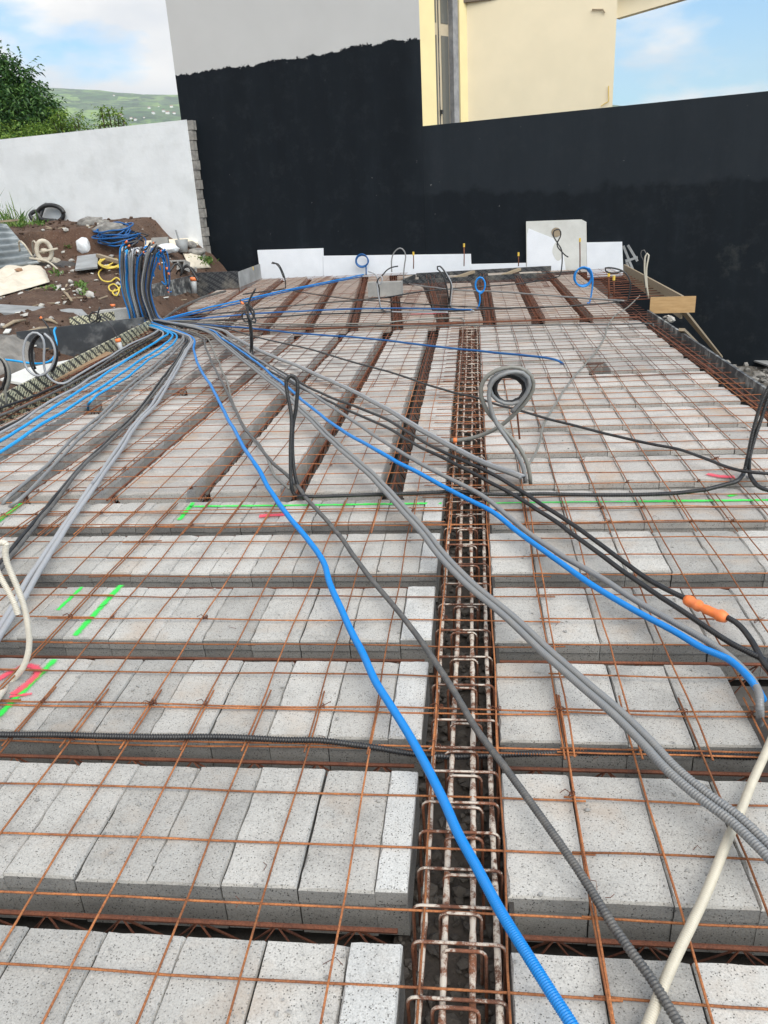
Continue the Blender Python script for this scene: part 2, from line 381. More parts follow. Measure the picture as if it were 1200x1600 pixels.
# ---------------------------------------------------------------- walls and house behind the slab
YB = 17.98                          # front plane of the black wall at x = 0 (the plane turns with slope SL)
ux = Vector((1, -SL, 0)).normalized(); un = Vector((SL, 1, 0)).normalized()      # along / into the wall
def onw(x, y0): return Vector((x, y0-SL*x, 0))
def wall_prism(x0, x1, z0, z1a, z1b, y0, th):
    a, b = onw(x0, y0), onw(x1, y0); mb = MB()
    P = [Vector((a.x, a.y, z0)), Vector((b.x, b.y, z0)), Vector((b.x, b.y, z1b)), Vector((a.x, a.y, z1a))]
    mb.prism(P, un*th); return mb
def black_paint():
    m, nt, b, N, L = newmat('black_bitumen_paint'); p = position(nt)
    mp = N('ShaderNodeMapping'); mp.inputs['Scale'].default_value = (1, 1, .16); L(p, mp.inputs[0])
    st = noise_node(nt, mp.outputs[0], 2.2, 6, .7)
    col = ramp(nt, st, [(.35, (.0022, .0047, .0078)), (.6, (.004, .0072, .011)), (.75, (.0085, .0125, .0175))])
    sx = N('ShaderNodeSeparateXYZ'); L(p, sx.inputs[0])
    # a greyer second coat on the upper part of the right half, with a ragged lower edge
    h = N('ShaderNodeMath'); h.operation = 'MULTIPLY_ADD'; h.inputs[1].default_value = 1.0
    h.inputs[2].default_value = 0; L(noise_node(nt, p, .9, 5), h.inputs[0])
    z2 = N('ShaderNodeMath'); z2.operation = 'ADD'; L(sx.outputs[2], z2.inputs[0]); L(h.outputs[0], z2.inputs[1])
    fz = ramp(nt, z2.outputs[0], [(0, G3(0)), (1, G3(0))])
    mr = N('ShaderNodeMapRange'); mr.inputs[1].default_value = 2.02; mr.inputs[2].default_value = 2.12; L(z2.outputs[0], mr.inputs[0])
    mr2 = N('ShaderNodeMapRange'); mr2.inputs[1].default_value = -1.1; mr2.inputs[2].default_value = -.5
    xn = N('ShaderNodeMath'); xn.operation = 'MULTIPLY_ADD'; xn.inputs[1].default_value = .5; L(noise_node(nt, p, 2, 3), xn.inputs[0]); L(sx.outputs[0], xn.inputs[2]); L(xn.outputs[0], mr2.inputs[0])
    f = mixc(nt, 1.0, mr.outputs[0], mr2.outputs[0], 'MULTIPLY')
    f = mixc(nt, 1.0, f, G3(.8), 'MULTIPLY')
    col = mixc(nt, f, col, mixc(nt, st, (.0075, .0115, .016), (.019, .0245, .031)))
    # pale efflorescence low on the right, small specks
    e = ramp(nt, noise_node(nt, p, 1.1, 7, .75), [(.58, G3(0)), (.75, G3(.2))])
    mr3 = N('ShaderNodeMapRange'); mr3.inputs[1].default_value = 2.2; mr3.inputs[2].default_value = 4.2; L(sx.outputs[0], mr3.inputs[0])
    mr4 = N('ShaderNodeMapRange'); mr4.inputs[1].default_value = 1.8; mr4.inputs[2].default_value = .9; L(sx.outputs[2], mr4.inputs[0])
    e = mixc(nt, 1.0, mixc(nt, 1.0, e, mr3.outputs[0], 'MULTIPLY'), mr4.outputs[0], 'MULTIPLY')
    col = mixc(nt, e, col, (.16, .16, .14))
    rl = ramp(nt, noise_node(nt, p, 3.0, 8, .8), [(.52, G3(0)), (.66, G3(.35))])
    col = mixc(nt, rl, col, (.020, .024, .029))
    sp = ramp(nt, noise_node(nt, p, 11, 3, .6), [(.745, G3(0)), (.77, G3(.6))])
    col = mixc(nt, sp, col, (.22, .22, .22))
    return m, nt, b, N, L, p, sx, col
m_, nt_, b_, N_, L_, p_, sx_, col_ = black_paint()
L_(col_, b_.inputs['Base Color']); b_.inputs['Roughness'].default_value = .62; b_.inputs['Specular IOR Level'].default_value = .2; M['black_wall'] = m_
bump(nt_, noise_node(nt_, p_, 5, 6), b_, .12, .02)
# facade: black paint up to a ragged slanting line, pale grey render above
m_, nt_, b_, N_, L_, p_, sx_, col_ = black_paint()
A_, B_ = W(275, 118, YB), W(655, 60, YB)
k_ = (B_.z-A_.z)/(B_.x-A_.x)
ln = N_('ShaderNodeMath'); ln.operation = 'MULTIPLY_ADD'; ln.inputs[1].default_value = -k_; L_(sx_.outputs[0], ln.inputs[0]); L_(sx_.outputs[2], ln.inputs[2])
rg = N_('ShaderNodeMath'); rg.operation = 'MULTIPLY_ADD'; rg.inputs[1].default_value = .32; L_(noise_node(nt_, p_, 4.5, 7, .75), rg.inputs[0]); L_(ln.outputs[0], rg.inputs[2])
r2 = N_('ShaderNodeMath'); r2.operation = 'MULTIPLY_ADD'; r2.inputs[1].default_value = .30; L_(noise_node(nt_, p_, .7, 2), r2.inputs[0]); L_(rg.outputs[0], r2.inputs[2])
gt = N_('ShaderNodeMath'); gt.operation = 'GREATER_THAN'; gt.inputs[1].default_value = A_.z-k_*A_.x+.31; L_(r2.outputs[0], gt.inputs[0])
gm = ramp(nt_, noise_node(nt_, p_, 1.2, 6), [(.3, (.48, .475, .465)), (.7, (.515, .51, .50))])
L_(mixc(nt_, gt.outputs[0], col_, gm), b_.inputs['Base Color']); b_.inputs['Roughness'].default_value = .75; b_.inputs['Specular IOR Level'].default_value = .2
bump(nt_, noise_node(nt_, p_, 5, 6), b_, .12, .02)
M['facade'] = m_

xL = W(283, 187, YB).x; xM = W(660, 190, YB).x
bw = wall_prism(xM+.002, 14, -3.2, W(662, 197, YB).z, W(1200, 145, YB).z+.18, YB, .2).build('black_wall', M['black_wall'])
tag(bw, 'long black painted boundary wall below the cream house, right half', 'wall')
cp = wall_prism(xM+.05, 14, W(662, 197, YB).z+.0, 0, 0, YB, .2)

def render_mat(name, a, b_, s=1.5):
    return simple(name, a, b_, s, .85, 90, .12)
M['cream'] = render_mat('cream_render', (.82, .71, .51), (.77, .67, .48))
M['yellow_render'] = render_mat('yellow_cream_render', (.80, .67, .36), (.74, .62, .34))
M['white_wall'] = simple('white_painted_blockwork', (.74, .755, .765), (.68, .695, .705), 1.6, .85, 14, .35, c3=(.64, .655, .66), s3=2.2)
M['frame_wood'] = simple('pale_window_frame', (.50, .42, .30), (.44, .37, .26), 3, .6, 40, .05)
M['glass'] = None
m_, nt_, b_, N_, L_ = newmat('window_glass'); b_.inputs['Base Color'].default_value = (.12, .12, .11, 1); b_.inputs['Roughness'].default_value = .08; M['glass'] = m_
M['grey_jamb'] = simple('grey_cement_jamb', (.20, .20, .21), (.30, .30, .31), 6, .9, 50, .3)
M['soffit'] = simple('brown_soffit', (.16, .125, .095), (.13, .10, .08), 3, .8, 20, .1)

house = empty('house', onw(0, YB+1), label='cream two-colour house with tall door and black-painted gable behind the black wall', cat='house')
def hpart(mb, name, mat, parent=house):
    o = mb.build(name, mat); o.parent = parent
    pm = Matrix.Identity(4); q = parent
    while q is not None: pm = Matrix.Translation(-q.location) @ pm; q = q.parent
    o.data.transform(pm); return o
HT = 7.6
fa = wall_prism(xL, xM, -1.5, HT, HT, YB, .25); hpart(fa, 'gable_wall', M['facade'])
# angled yellow strip with the tall door
pA = onw(xM, YB+.02); vB = ray(731, 150); Yb_ = YB+1.35; tB = Yb_/(vB.y+SL*vB.x); pB = Vector((vB.x*tB, vB.y*tB, 0))
vC = ray(960, 100); YC = Yb_; tC = YC/(vC.y+SL*vC.x); pC = Vector((vC.x*tC, vC.y*tC, 0))
pA = Vector((pA.x, pA.y, 0)); dAB = (pB-pA); nAB = Vector((-dAB.y, dAB.x, 0)).normalized()
def along(px):      # fraction along the strip where the pixel column hits it
    v = ray(px, 110); den = v.x*dAB.y-v.y*dAB.x
    t = (pA.x*dAB.y-pA.y*dAB.x)/den; q = Vector((v.x*t, v.y*t, 0)); return (q-pA).dot(dAB)/dAB.length_squared
s0, s1, s2 = along(681), along(711), along(719)
zdt = 5.45
def along2(px, off):
    v = ray(px, 110); o = pA+nAB*off; den = v.x*dAB.y-v.y*dAB.x
    t = (o.x*dAB.y-o.y*dAB.x)/den; q = Vector((v.x*t, v.y*t, 0)); return (q-o).dot(dAB)/dAB.length_squared
def strip(fa_, fb_, z0, z1, name, mat, off=0, th=.25):
    a = pA+dAB*fa_+nAB*off; b = pA+dAB*fb_+nAB*off; mb = MB()
    mb.prism([Vector((a.x, a.y, z0)), Vector((b.x, b.y, z0)), Vector((b.x, b.y, z1)), Vector((a.x, a.y, z1))], nAB*th)
    return hpart(mb, name, mat)
strip(0, s0, 1.5, HT, 'yellow_wall', M['yellow_render'])
strip(s2, 1, 1.5, HT, 'yellow_wall', M['yellow_render'])
strip(s0+.002, s2-.002, zdt+.06, HT, 'lintel_wall', M['yellow_render'])
strip(s1, s2-.001, 1.5, zdt+.05, 'cement_jamb', M['grey_jamb'], .035, .2)
door = strip(along2(680.5, .16), along2(708.5, .16), 1.5, zdt+.05, 'door', M['frame_wood'], .16, .05)
def dpart(fa_, fb_, z0, z1, name, mat, off, th):
    o = strip(fa_, fb_, z0, z1, name, mat, off, th); mw = o.matrix_world.copy(); o.parent = door; return o
ds = s1-s0
for pxa, pxb in ((681.6, 683.6), (690.5, 701.5)):
    for z0, z1 in ((1.5, 4.62), (4.84, zdt-.08)):
        dpart(along2(pxa, .152), along2(pxb, .152), z0, z1, 'glass_pane', M['glass'], .152, .006)
dpart(along2(686, .15), along2(687.2, .15), 1.5, zdt, 'door_gap', M['film_black'], .150, .008)
dpart(along2(703, .148), along2(706.5, .148), 1.5, zdt, 'seal_strip', M['film_black'], .148, .008)  # dark strip along the right edge of the door
dpart(s0+ds*.45, s0+ds*.53, 3.16, 3.24, 'handle', M['film_black'], .10, .05)
strip(s0-.001, s0+.0, 1.5, zdt, 'reveal', M['grey_jamb'], .02, .2)
mb = MB(); zc0, zc1 = 1.5, HT
dBC = (pC-pB); mb.prism([Vector((pB.x, pB.y, zc0)), Vector((pC.x, pC.y, zc0)), Vector((pC.x, pC.y, zc1)), Vector((pB.x, pB.y, zc1))], Vector((.08, 1, 0))*3.0)
hpart(mb, 'cream_wall', M['cream'])
# roof slab with dark soffit and the cream edge beam of the overhang at the right
def at_z(px, py, z):
    v = ray(px, py); t = (z-CH)/v.z; return Vector((v.x*t, v.y*t, z))
vv = ray(845, -10); tz = ((pB+pC)/2).y/vv.y; zs = CH+vv.z*tz
vq = ray(962, 29); tq = (pC.y+.5)/vq.y; q1 = Vector((vq.x*tq, vq.y*tq, 0)); zq = CH+vq.z*tq
vq2 = ray(1062, 0); tq2 = (pC.y+.25)/vq2.y; q2 = Vector((vq2.x*tq2, vq2.y*tq2, 0)); zq2 = CH+vq2.z*tq2
q3 = q2+(q2-q1)*.6; zq3 = zq2+(zq2-zq)*.6
mb = MB(); a = pB-un*.10-ux*.1
mb.prism([Vector((p.x, p.y, zs)) for p in (a, q3, q1, pC+Vector((.2, 3, 0)), pB+un*3)], Vector((0, 0, .3)))
hpart(mb, 'roof_slab', M['soffit'])
mb = MB(); mb.prism([Vector((q1.x, q1.y, zq)), Vector((q3.x, q3.y, zq3)), Vector((q3.x, q3.y, zs+.33)), Vector((q1.x, q1.y, zs+.33))], Vector((.1, .15, 0)))
hpart(mb, 'edge_beam', M['cream'])
# small conduit stubs on the cream wall
def wv(px, py): 
    v = ray(px, py); t = (Yb_-.03)/(v.y+SL*v.x); return Vector((v.x*t, v.y*t, CH+v.z*t))
mb = MB(); mb.tube(spline([wv(939, 166), wv(946, 161), wv(951, 158), wv(951, 148), wv(951, 134)], .05), .008, 6); hpart(mb, 'cable_stub', M['yellow_cap'])
mb = MB(); mb.tube([wv(925, 15), wv(942, 15), wv(945, 20)], .015, 6); hpart(mb, 'cable_stub', M['old_wood'])

# white wall at the left with its bare block end
nt_ = M['white_wall'].node_tree; b_ = nt_.nodes['Principled BSDF']; p_ = position(nt_)
sx_ = nt_.nodes.new('ShaderNodeSeparateXYZ'); nt_.links.new(p_, sx_.inputs[0]); cb_ = nt_.nodes.new('ShaderNodeCombineXYZ'); nt_.links.new(sx_.outputs[0], cb_.inputs[0]); nt_.links.new(sx_.outputs[2], cb_.inputs[1])
bt_ = nt_.nodes.new('ShaderNodeTexBrick'); bt_.inputs['Scale'].default_value = 1; bt_.inputs['Brick Width'].default_value = .5; bt_.inputs['Row Height'].default_value = .21; bt_.inputs['Mortar Size'].default_value = .012; bt_.inputs['Mortar Smooth'].default_value = 1
bt_.inputs['Color1'].default_value = (1, 1, 1, 1); bt_.inputs['Color2'].default_value = (.93, .93, .93, 1); bt_.inputs['Mortar'].default_value = (.94, .94, .94, 1)
nt_.links.new(cb_.outputs[0], bt_.inputs['Vector'])
old_ = b_.inputs['Base Color'].links[0].from_socket; nt_.links.new(mixc(nt_, .6, old_, mixc(nt_, 1.0, old_, bt_.outputs['Color'], 'MULTIPLY')), b_.inputs['Base Color'])
YW = YB-.26
xE = W(291, 187, YW).x; zE = W(290, 187, YW).z; z0_ = W(0, 218, YW).z; x0_ = W(0, 218, YW).x
ww = empty('white_wall', onw(xE, YW), label='white painted blockwork wall at the left, its raw block end showing', cat='wall')
kk = (zE-z0_)/(xE-x0_)
def wpart(mb, name, mat):
    o = mb.build(name, mat); o.parent = ww; o.data.transform(Matrix.Translation(-ww.location)); return o
wpart(wall_prism(-24, xE, -1.0, zE+kk*(-24-xE), zE, YW, .02), 'plaster_face', M['white_wall'])
wpart(wall_prism(-24, xE-.12, -1.0, zE+kk*(-24-xE)-.01, zE-.01, YW+.021, .17), 'block_core', M['concrete'])
nb = 14; hb = (zE-.01-.55)/nb
for i in range(nb):
    j = .085+random.uniform(-.03, .03); th = .17
    a = onw(xE-.119, YW+.021); b = onw(xE+.02+j, YW+.021); mb = MB(); z = .55+i*hb
    mb.prism([Vector((a.x, a.y, z+.006)), Vector((b.x, b.y, z+.006)), Vector((b.x, b.y, z+hb-.006)), Vector((a.x, a.y, z+hb-.006))], un*th)
    wpart(mb, 'block', M['stone'])

# ---------------------------------------------------------------- the block floor
BW = .2
def block_mesh(ln, wd, h, mat, seed, along_x):
    """hollow floor block, top at z=0, chipped edges, a lip below the top; wd across the row, ln along"""
    r = random.Random(seed); nx, ny = 5, 10; g = .0027
    vs = []; fs = []
    X = lambda i: -ln/2+g+(ln-2*g)*i/nx; Y = lambda j: -wd/2+wd*j/ny
    for j in range(ny+1):
        for i in range(nx+1):
            x, y, z = X(i), Y(j), r.uniform(-.0008, .0008)
            if i in (0, nx): x += (1 if i == 0 else -1)*min(.009, abs(r.gauss(0, .0028))); z -= .0008
            if j in (0, ny): y += (1 if j == 0 else -1)*min(.008, abs(r.gauss(0, .0018))+.0015); z -= .001
            if (i in (0, nx)) and (j in (0, ny)) and r.random() < .3: x *= .97; y *= .985; z -= .004
            vs.append((x, y, z))
    n = nx+1; idx = lambda i, j: j*n+i
    for j in range(ny):
        for i in range(nx): fs.append((idx(i, j), idx(i+1, j), idx(i+1, j+1), idx(i, j+1)))
    loop = [idx(i, 0) for i in range(nx+1)]+[idx(nx, j) for j in range(1, ny+1)]+[idx(i, ny) for i in range(nx-1, -1, -1)]+[idx(0, j) for j in range(ny-1, 0, -1)]
    m = len(loop); prev = loop; ntop = len(fs)
    for zz, ins in ((-.010, 0), (-.050, .0), (-.054, .007), (-h, .009)):
        st = len(vs)
        for k in loop:
            x, y, z = vs[k]
            cx = (-ln/2+g*.5 if x < -ln/2+.02 else (ln/2-g*.5 if x > ln/2-.02 else x))
            cy = (-wd/2+ins if y < -wd/2+.03 else (wd/2-ins if y > wd/2-.03 else y)); vs.append((cx, cy, zz))
        cur = list(range(st, st+m))
        for k in range(m):
            k2 = (k+1) % m; fs.append((prev[k2], prev[k], cur[k], cur[k2]))
        prev = cur
    if not along_x: vs = [(-y, x, z) for x, y, z in vs]
    me = mesh('hollow_block', vs, fs, mat)
    # near blocks: shade on the side faces is painted in with a darker concrete
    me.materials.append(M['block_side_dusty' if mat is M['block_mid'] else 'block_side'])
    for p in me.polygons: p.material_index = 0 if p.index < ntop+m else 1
    return me
BH = .165
BV = {}
def bvar(mat, ln, wd, ax, k):
    key = (mat, round(ln, 3), round(wd, 3), ax, k)
    if key not in BV: BV[key] = block_mesh(ln, wd, BH, M[mat], hash(key) % 1000, ax)
    return BV[key]

def bay(name, poly, z=-.24):
    mb = MB(); mb.prism([Vector((x, y, z-.03)) for x, y in poly], Vector((0, 0, .03)))
    return tag(mb.build(name, M['dark_concrete']), kind='structure')
bayA = bay('block_floor_near', [(-4.6, -.2), (-.175, -.2), (-.175, 4.40), (-4.6, 4.40)])
bayB = bay('block_floor_right', [(.065, -.2), (2.24, -.2), (2.24, 10.9), (.065, 10.9)])
bayC = bay('block_floor_middle', [(-4.6, 4.41), (-.175, 4.41), (-.175, 10.9), (-4.6, 10.9)])
bayD = bay('block_floor_far', [(-4.6, 10.92), (2.24, 10.92), (2.6, 17.3), (-5.2, 18.9), (-5.9, 15.0), (-4.7, 14.0)])

def joist(parent, a, b, rust='far_rust', dens=.2):
    """precast joist: concrete foot, lattice girder with top bar"""
    a, b = Vector(a), Vector(b); d = (b-a).normalized(); s = Vector((-d.y, d.x, 0)); Lg = (b-a).length
    mb = MB(); mb.bar(a+Vector((0, 0, -.207)), b+Vector((0, 0, -.207)), .125, .05); j = mb.build('joist', M['joist_concrete'], parent)
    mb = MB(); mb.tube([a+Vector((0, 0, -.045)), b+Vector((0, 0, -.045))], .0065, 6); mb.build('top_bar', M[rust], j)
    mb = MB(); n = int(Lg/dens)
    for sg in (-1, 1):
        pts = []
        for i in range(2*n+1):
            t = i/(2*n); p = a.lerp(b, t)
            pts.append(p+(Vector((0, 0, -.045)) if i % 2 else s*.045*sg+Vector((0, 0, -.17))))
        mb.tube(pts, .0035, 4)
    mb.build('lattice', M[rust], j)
    return j
P_, N0, WB = .606, 1.495, .45
# near-left bay: rows along X
for k in range(-2, 5):
    y0 = N0+P_*k; wd = WB if k < 4 else .34; yc = y0+wd/2
    xlim = max(-4.58, -(1.9+1.15*max(0, y0)))
    x = -.178; i = 0
    off = random.uniform(0, .05)
    while x > xlim:
        ln = BW if i else .085+.02*(k % 3)
        if k == 1 and i == 0: ln = .11
        o = link('hollow_block', bvar('cut_block' if i == 0 else 'block', ln, wd-(0.0 if i else .004), True, (i*7+k*3) % 6 if i else 0), bayA,
                 (x-ln/2+random.uniform(-.0015, .0015), yc+random.uniform(-.004, .004), random.uniform(-.003, .003)+(.006 if i == 0 else 0)))
        o.rotation_euler.z = random.gauss(0, .004)+(math.pi if random.random() < .5 else 0)
        x -= ln; i += 1
    if k > -2: joist(bayA, (-.2, y0-.078, 0), (xlim, y0-.078, 0))
joist(bayA, (-.2, 4.33, 0), (-4.55, 4.33, 0))
# right bay
for k in range(-2, 15):
    y0 = N0+P_*k; yc = y0+WB/2; x = .068; i = 0
    if y0+WB > 10.6: break
    while x < 1.98:
        ln = BW
        if y0 > 1.9 and y0 < 2.3 and x > .84: pass
        if k == 1 and .85 < x:              # the last block here is broken off short
            break
        mat = 'block' if k < 4 else 'block_mid'
        if not (k == 10 and .96 < x < 1.12):      # one block is missing where the blue conduit dives
            o = link('hollow_block', bvar(mat, ln, WB, True, (i*5+k*7) % 6), bayB,
                     (x+ln/2+random.uniform(-.0015, .0015), yc+random.uniform(-.004, .004), random.uniform(-.003, .003)))
            o.rotation_euler.z = random.gauss(0, .004)+(math.pi if random.random() < .5 else 0)
        x += ln; i += 1
    if k > -2: joist(bayB, (.07, y0-.078, 0), (2.2, y0-.078, 0))
# middle-left bay: rows along Y
xs_ = [-.43-.59*i for i in range(8)]
for c, xl in enumerate(xs_):
    wd = .25 if c == 0 else .44
    xc = xl+wd/2; y = 4.42+random.uniform(-.01, .01)
    if xl < -4.3: continue
    i = 0
    while y < 10.35:
        skip = (c == 5 and 6.35 < y < 6.75) or (c == 4 and 7.0 < y < 7.35)
        if not skip:
            o = link('hollow_block', bvar('block_mid', BW, wd, False, (i*5+c*3) % 6), bayC,
                     (xc+random.uniform(-.004, .004), y+BW/2, random.uniform(-.003, .003)))
            o.rotation_euler.z = random.gauss(0, .004)+(math.pi if random.random() < .5 else 0)
        y += BW; i += 1
    joist(bayC, (xl-.075, 4.42, 0), (xl-.075, 10.4, 0), 'far_rust')
# far bay: one joined piece of blocks plus joists
mbD = MB(); gapD = []
xg = [2.13, 1.49, .86, .22]+[-.41-.62*i for i in range(8)]
def shearD(xc, y): return xc-(.1*(y-11)*min(1, max(0, (.2-xc)/.8)))
rD = random.Random(3)
for c in range(len(xg)-1):
    xr, xl = xg[c]-.09, xg[c+1]+.09; xc = (xr+xl)/2; wd = xr-xl
    y = 10.98
    ye = 17.55-SL*xc
    while y < ye:
        xcs = shearD(xc, y+.1)
        if xcs > -5.3 and not (y < 13.6 and xcs < -4.55) and not (15.6-SL*xc < y < 17.0-SL*xc and -1.4 < xcs < 1.8):
            z = rD.uniform(-.004, .004)
            mbD.box((xcs, y+.1, z-.06), (wd, .193, .12), Matrix.Rotation(rD.gauss(0, .006), 3, 'Z'))
        y += .2
    joist(bayD, (shearD(xg[c+1], 10.95), 10.95, .02), (shearD(xg[c+1], ye), ye, .02), 'far_rust')
M['block_far'] = block_mat('pumice_concrete_rust_stained', (.37, .325, .285), .9)
o = mbD.build('hollow_block', M['block_far'], bayD); o['kind'] = 'stuff'

# cross beam between the middle and the far bays, dirt in the trench
mb = MB(); mb.box((-.055, 5.2, -.22), (.34, 11.2, .06)); tr = tag(mb.build('trench_floor', M['trench']), kind='structure')
mb = MB(); mb.box((.078, 5.2, -.13), (.012, 10.9, .22)); mb.build('trench_side', M['dark_concrete'], tr)
mb = MB(); rC = random.Random(5)
def rock(mb, c, r, rr):
    bm = bmesh.new(); bmesh.ops.create_icosphere(bm, subdivisions=1, radius=1)
    for v in bm.verts: v.co *= rr.uniform(.72, 1.2)
    sx_, sy_, sz_ = rr.uniform(.7, 1.3), rr.uniform(.7, 1.3), rr.uniform(.45, .9); a = rr.uniform(0, 6.3)
    R = Matrix.Rotation(a, 3, 'Z') @ Matrix.Rotation(rr.uniform(-.4, .4), 3, 'X')
    vs = [R @ Vector((v.co.x*sx_, v.co.y*sy_, v.co.z*sz_))*r*rr.uniform(.75, 1.2)+Vector(c) for v in bm.verts]
    bm.verts.ensure_lookup_table()
    mb.add(vs, [tuple(v.index for v in f.verts) for f in bm.faces]); bm.free()
for i in range(2600):
    y = 0+rC.random()**1.6*10.4; rock(mb, (rC.uniform(-.21, .07), y, -.188+rC.uniform(0, .02)), rC.uniform(.004, .022), rC)
o = mb.build('dirt_crumbs', M['dark_crumb'], tr); o['kind'] = 'stuff'

mb = MB(); rC = random.Random(15)
for i in range(1300):
    t = rC.random()**1.5; y = .9+5*t; x = rC.uniform(-.7*y-.3, .55*y+.2)
    if -.2 < x < .07: continue
    k = (y-N0) % P_
    if k > WB-.01: continue
    rock(mb, (x, y, .002), rC.choice((.0015, .002, .002, .003, .004, .0065)), rC)
o = mb.build('mortar_crumbs', M['concrete'], bayA); o['kind'] = 'stuff'
mb = MB()
for i in range(26):
    y = rC.uniform(1, 4.5); x = rC.uniform(-.6*y, .5*y); a = rC.uniform(0, 6.3); l_ = rC.uniform(.02, .05); c = Vector((x, y, .006))
    mb.tube([c, c+Vector((math.cos(a)*l_*.5, math.sin(a)*l_*.5, .006)), c+Vector((math.cos(a+.7)*l_, math.sin(a+.7)*l_, 0))], .0009, 4)
o = mb.build('tie_wire_scraps', M['far_rust'], bayA); o['kind'] = 'stuff'

# ---------------------------------------------------------------- beam cage
cage = empty('beam_cage', (-.055, .4, 0), label='long cement-splashed rebar cage lying in the trench between the block rows', cat='rebar cage')
def cpart(mb, name, smooth=True, mat='cage_rust'):
    o = mb.build(name, M[mat], smooth=smooth); o.parent = cage; o.data.transform(Matrix.Translation((.055, -.4, 0))); return o
rg_ = random.Random(11)
for x, z in ((-.135, 0), (-.078, .0), (-.02, .0), (.04, .0), (-.135, -.21), (-.05, -.21), (.04, -.21)):
    mb = MB(); pts = []; rad = []; y = .1
    while y < 10.7:
        near = y < 5; pts.append(Vector((x+.004*math.sin(y*1.3+x*40)+.003*nz((x*50, y, z), 2), y, z+.004*math.sin(y*.9+x*60))))
        rad.append(.0072+(abs(nz((x*90, y*1.0, z), 14, 2))*.0055 if z == 0 and near else 0)); y += .016 if near else .12
    mb.tube(pts, .008, 7, radii=rad); cpart(mb, 'main_bar', mat='cage_bar' if z == 0 else 'cage_rust')
def stirrup(x0, x1, y, z0, z1, r, tilt=0):
    c = .018; P = []
    for cx, cz, a0 in ((x1-c, z1-c, 0), (x0+c, z1-c, 90), (x0+c, z0+c, 180), (x1-c, z0+c, 270)):
        for k in range(4):
            a = RAD(a0+k*30); P.append(Vector((cx+c*math.cos(a), y+tilt*(cz), cz+c*math.sin(a))))
    P.append(P[0]); mb = MB(); mb.tube(P, r, 6, caps=False); return mb
y = .25; i = 0
while y < 10.5:
    jx = rg_.uniform(-.006, .006); yy = y+rg_.uniform(-.015, .015)
    cpart(stirrup(-.155+jx, .058+jx, yy, -.235, .017, .0044, rg_.uniform(-.08, .08)), 'stirrup')
    jx = rg_.uniform(-.01, .01)
    cpart(stirrup(-.095+jx, .004+jx, yy-.018, -.235, .016, .0044, rg_.uniform(-.12, .12)), 'stirrup')
    y += .12 if y < 2.1 else .2; i += 1

# ---------------------------------------------------------------- welded mesh sheets
RODS = {}
def rod(mat, k, r=.0031):
    key = (mat, k)
    if key not in RODS:
        rr = random.Random(k); mb = MB(); n = 14
        pts = [Vector((i/n, .0028*math.sin(i*1.1+k)+rr.gauss(0, .0009), .0022*math.sin(i*.8+2*k)+rr.gauss(0, .0008))) for i in range(n+1)]
        mb.tube(pts, r, 6); RODS[key] = mesh('wire', mb.v, mb.f, M[mat], True)
    return RODS[key]
XW0, YW0 = .066, 1.23
def sheet(label, x0, x1, y0, y1, z, mat='mesh_rust', rz=0, dx=0, dy=0, shear=False):
    e = empty('mesh_sheet', ((x0+x1)/2, (y0+y1)/2, z), rz, label, 'wire mesh', 'welded mesh sheets laid over the blocks')
    cx, cy = e.location.x, e.location.y
    k = math.ceil((x0-XW0)/.2); x = XW0+.2*k+dx
    while x < x1+dx:
        o = link('long_wire', rod(mat, random.randrange(5)), e, (x-cx+random.gauss(0, .0015), y0-cy, .0035))
        o.rotation_euler.z = math.pi/2+random.gauss(0, .0006); o.scale = (y1-y0, 1, 1); x += .2
    k = math.ceil((y0+.03-YW0)/.2); y = YW0+.2*k+dy
    while y < y1-.02+dy:
        o = link('cross_wire', rod(mat, random.randrange(5)), e, (x0-cx, y-cy+random.gauss(0, .0015), -.0035))
        o.rotation_euler.z = random.gauss(0, .0006); o.scale = (x1-x0, 1, 1); y += .2
    return e
sheet('rusty mesh sheet over the nearest block rows, left of the beam cage', -2.5, .30, -.1, 2.33, .013)
sheet('rusty mesh sheet over the nearest block rows at bottom right', .24, 2.2, -.1, 2.32, .017, dx=.004)
sheet('rusty mesh sheet under the pink and green spray marks at left edge', -3.9, -1.62, 1.98, 4.18, .024, dx=.013, dy=.012)
sheet('rusty mesh sheet just left of the cage, in front of the green line', -1.83, .33, 1.99, 4.2, .019, dx=-.006, dy=.01)
sheet('rusty mesh sheet right of the cage under the orange cable splice', .25, 2.25, 1.99, 4.2, .027, dx=.022, dy=.01)
sheet('rusty mesh sheet behind the green line, far left under blue conduits', -4.6, -2.3, 3.72, 7.35, .016, dx=.03, dy=.02)
sheet('rusty mesh sheet behind the green line, under the fan of conduits', -2.5, -.16, 3.70, 7.3, .03, dx=.008, dy=.024)
sheet('rusty mesh sheet around the standing grey looped conduits', -.30, 2.25, 3.72, 7.4, .013, dx=.005, dy=.022)
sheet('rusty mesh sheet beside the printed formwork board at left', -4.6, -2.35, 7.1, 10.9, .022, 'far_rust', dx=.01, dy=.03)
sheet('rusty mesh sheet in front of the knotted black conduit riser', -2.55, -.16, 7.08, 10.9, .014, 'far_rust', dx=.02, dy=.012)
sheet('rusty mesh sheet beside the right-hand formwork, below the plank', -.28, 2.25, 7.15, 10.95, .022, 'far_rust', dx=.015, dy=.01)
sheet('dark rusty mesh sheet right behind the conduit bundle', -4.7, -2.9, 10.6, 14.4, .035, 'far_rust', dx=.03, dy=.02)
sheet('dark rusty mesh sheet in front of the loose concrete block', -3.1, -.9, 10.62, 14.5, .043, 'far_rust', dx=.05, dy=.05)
sheet('dark rusty mesh sheet below the small standing blue loop', -1.1, 1.0, 10.6, 14.5, .035, 'far_rust', dx=.01, dy=.03)
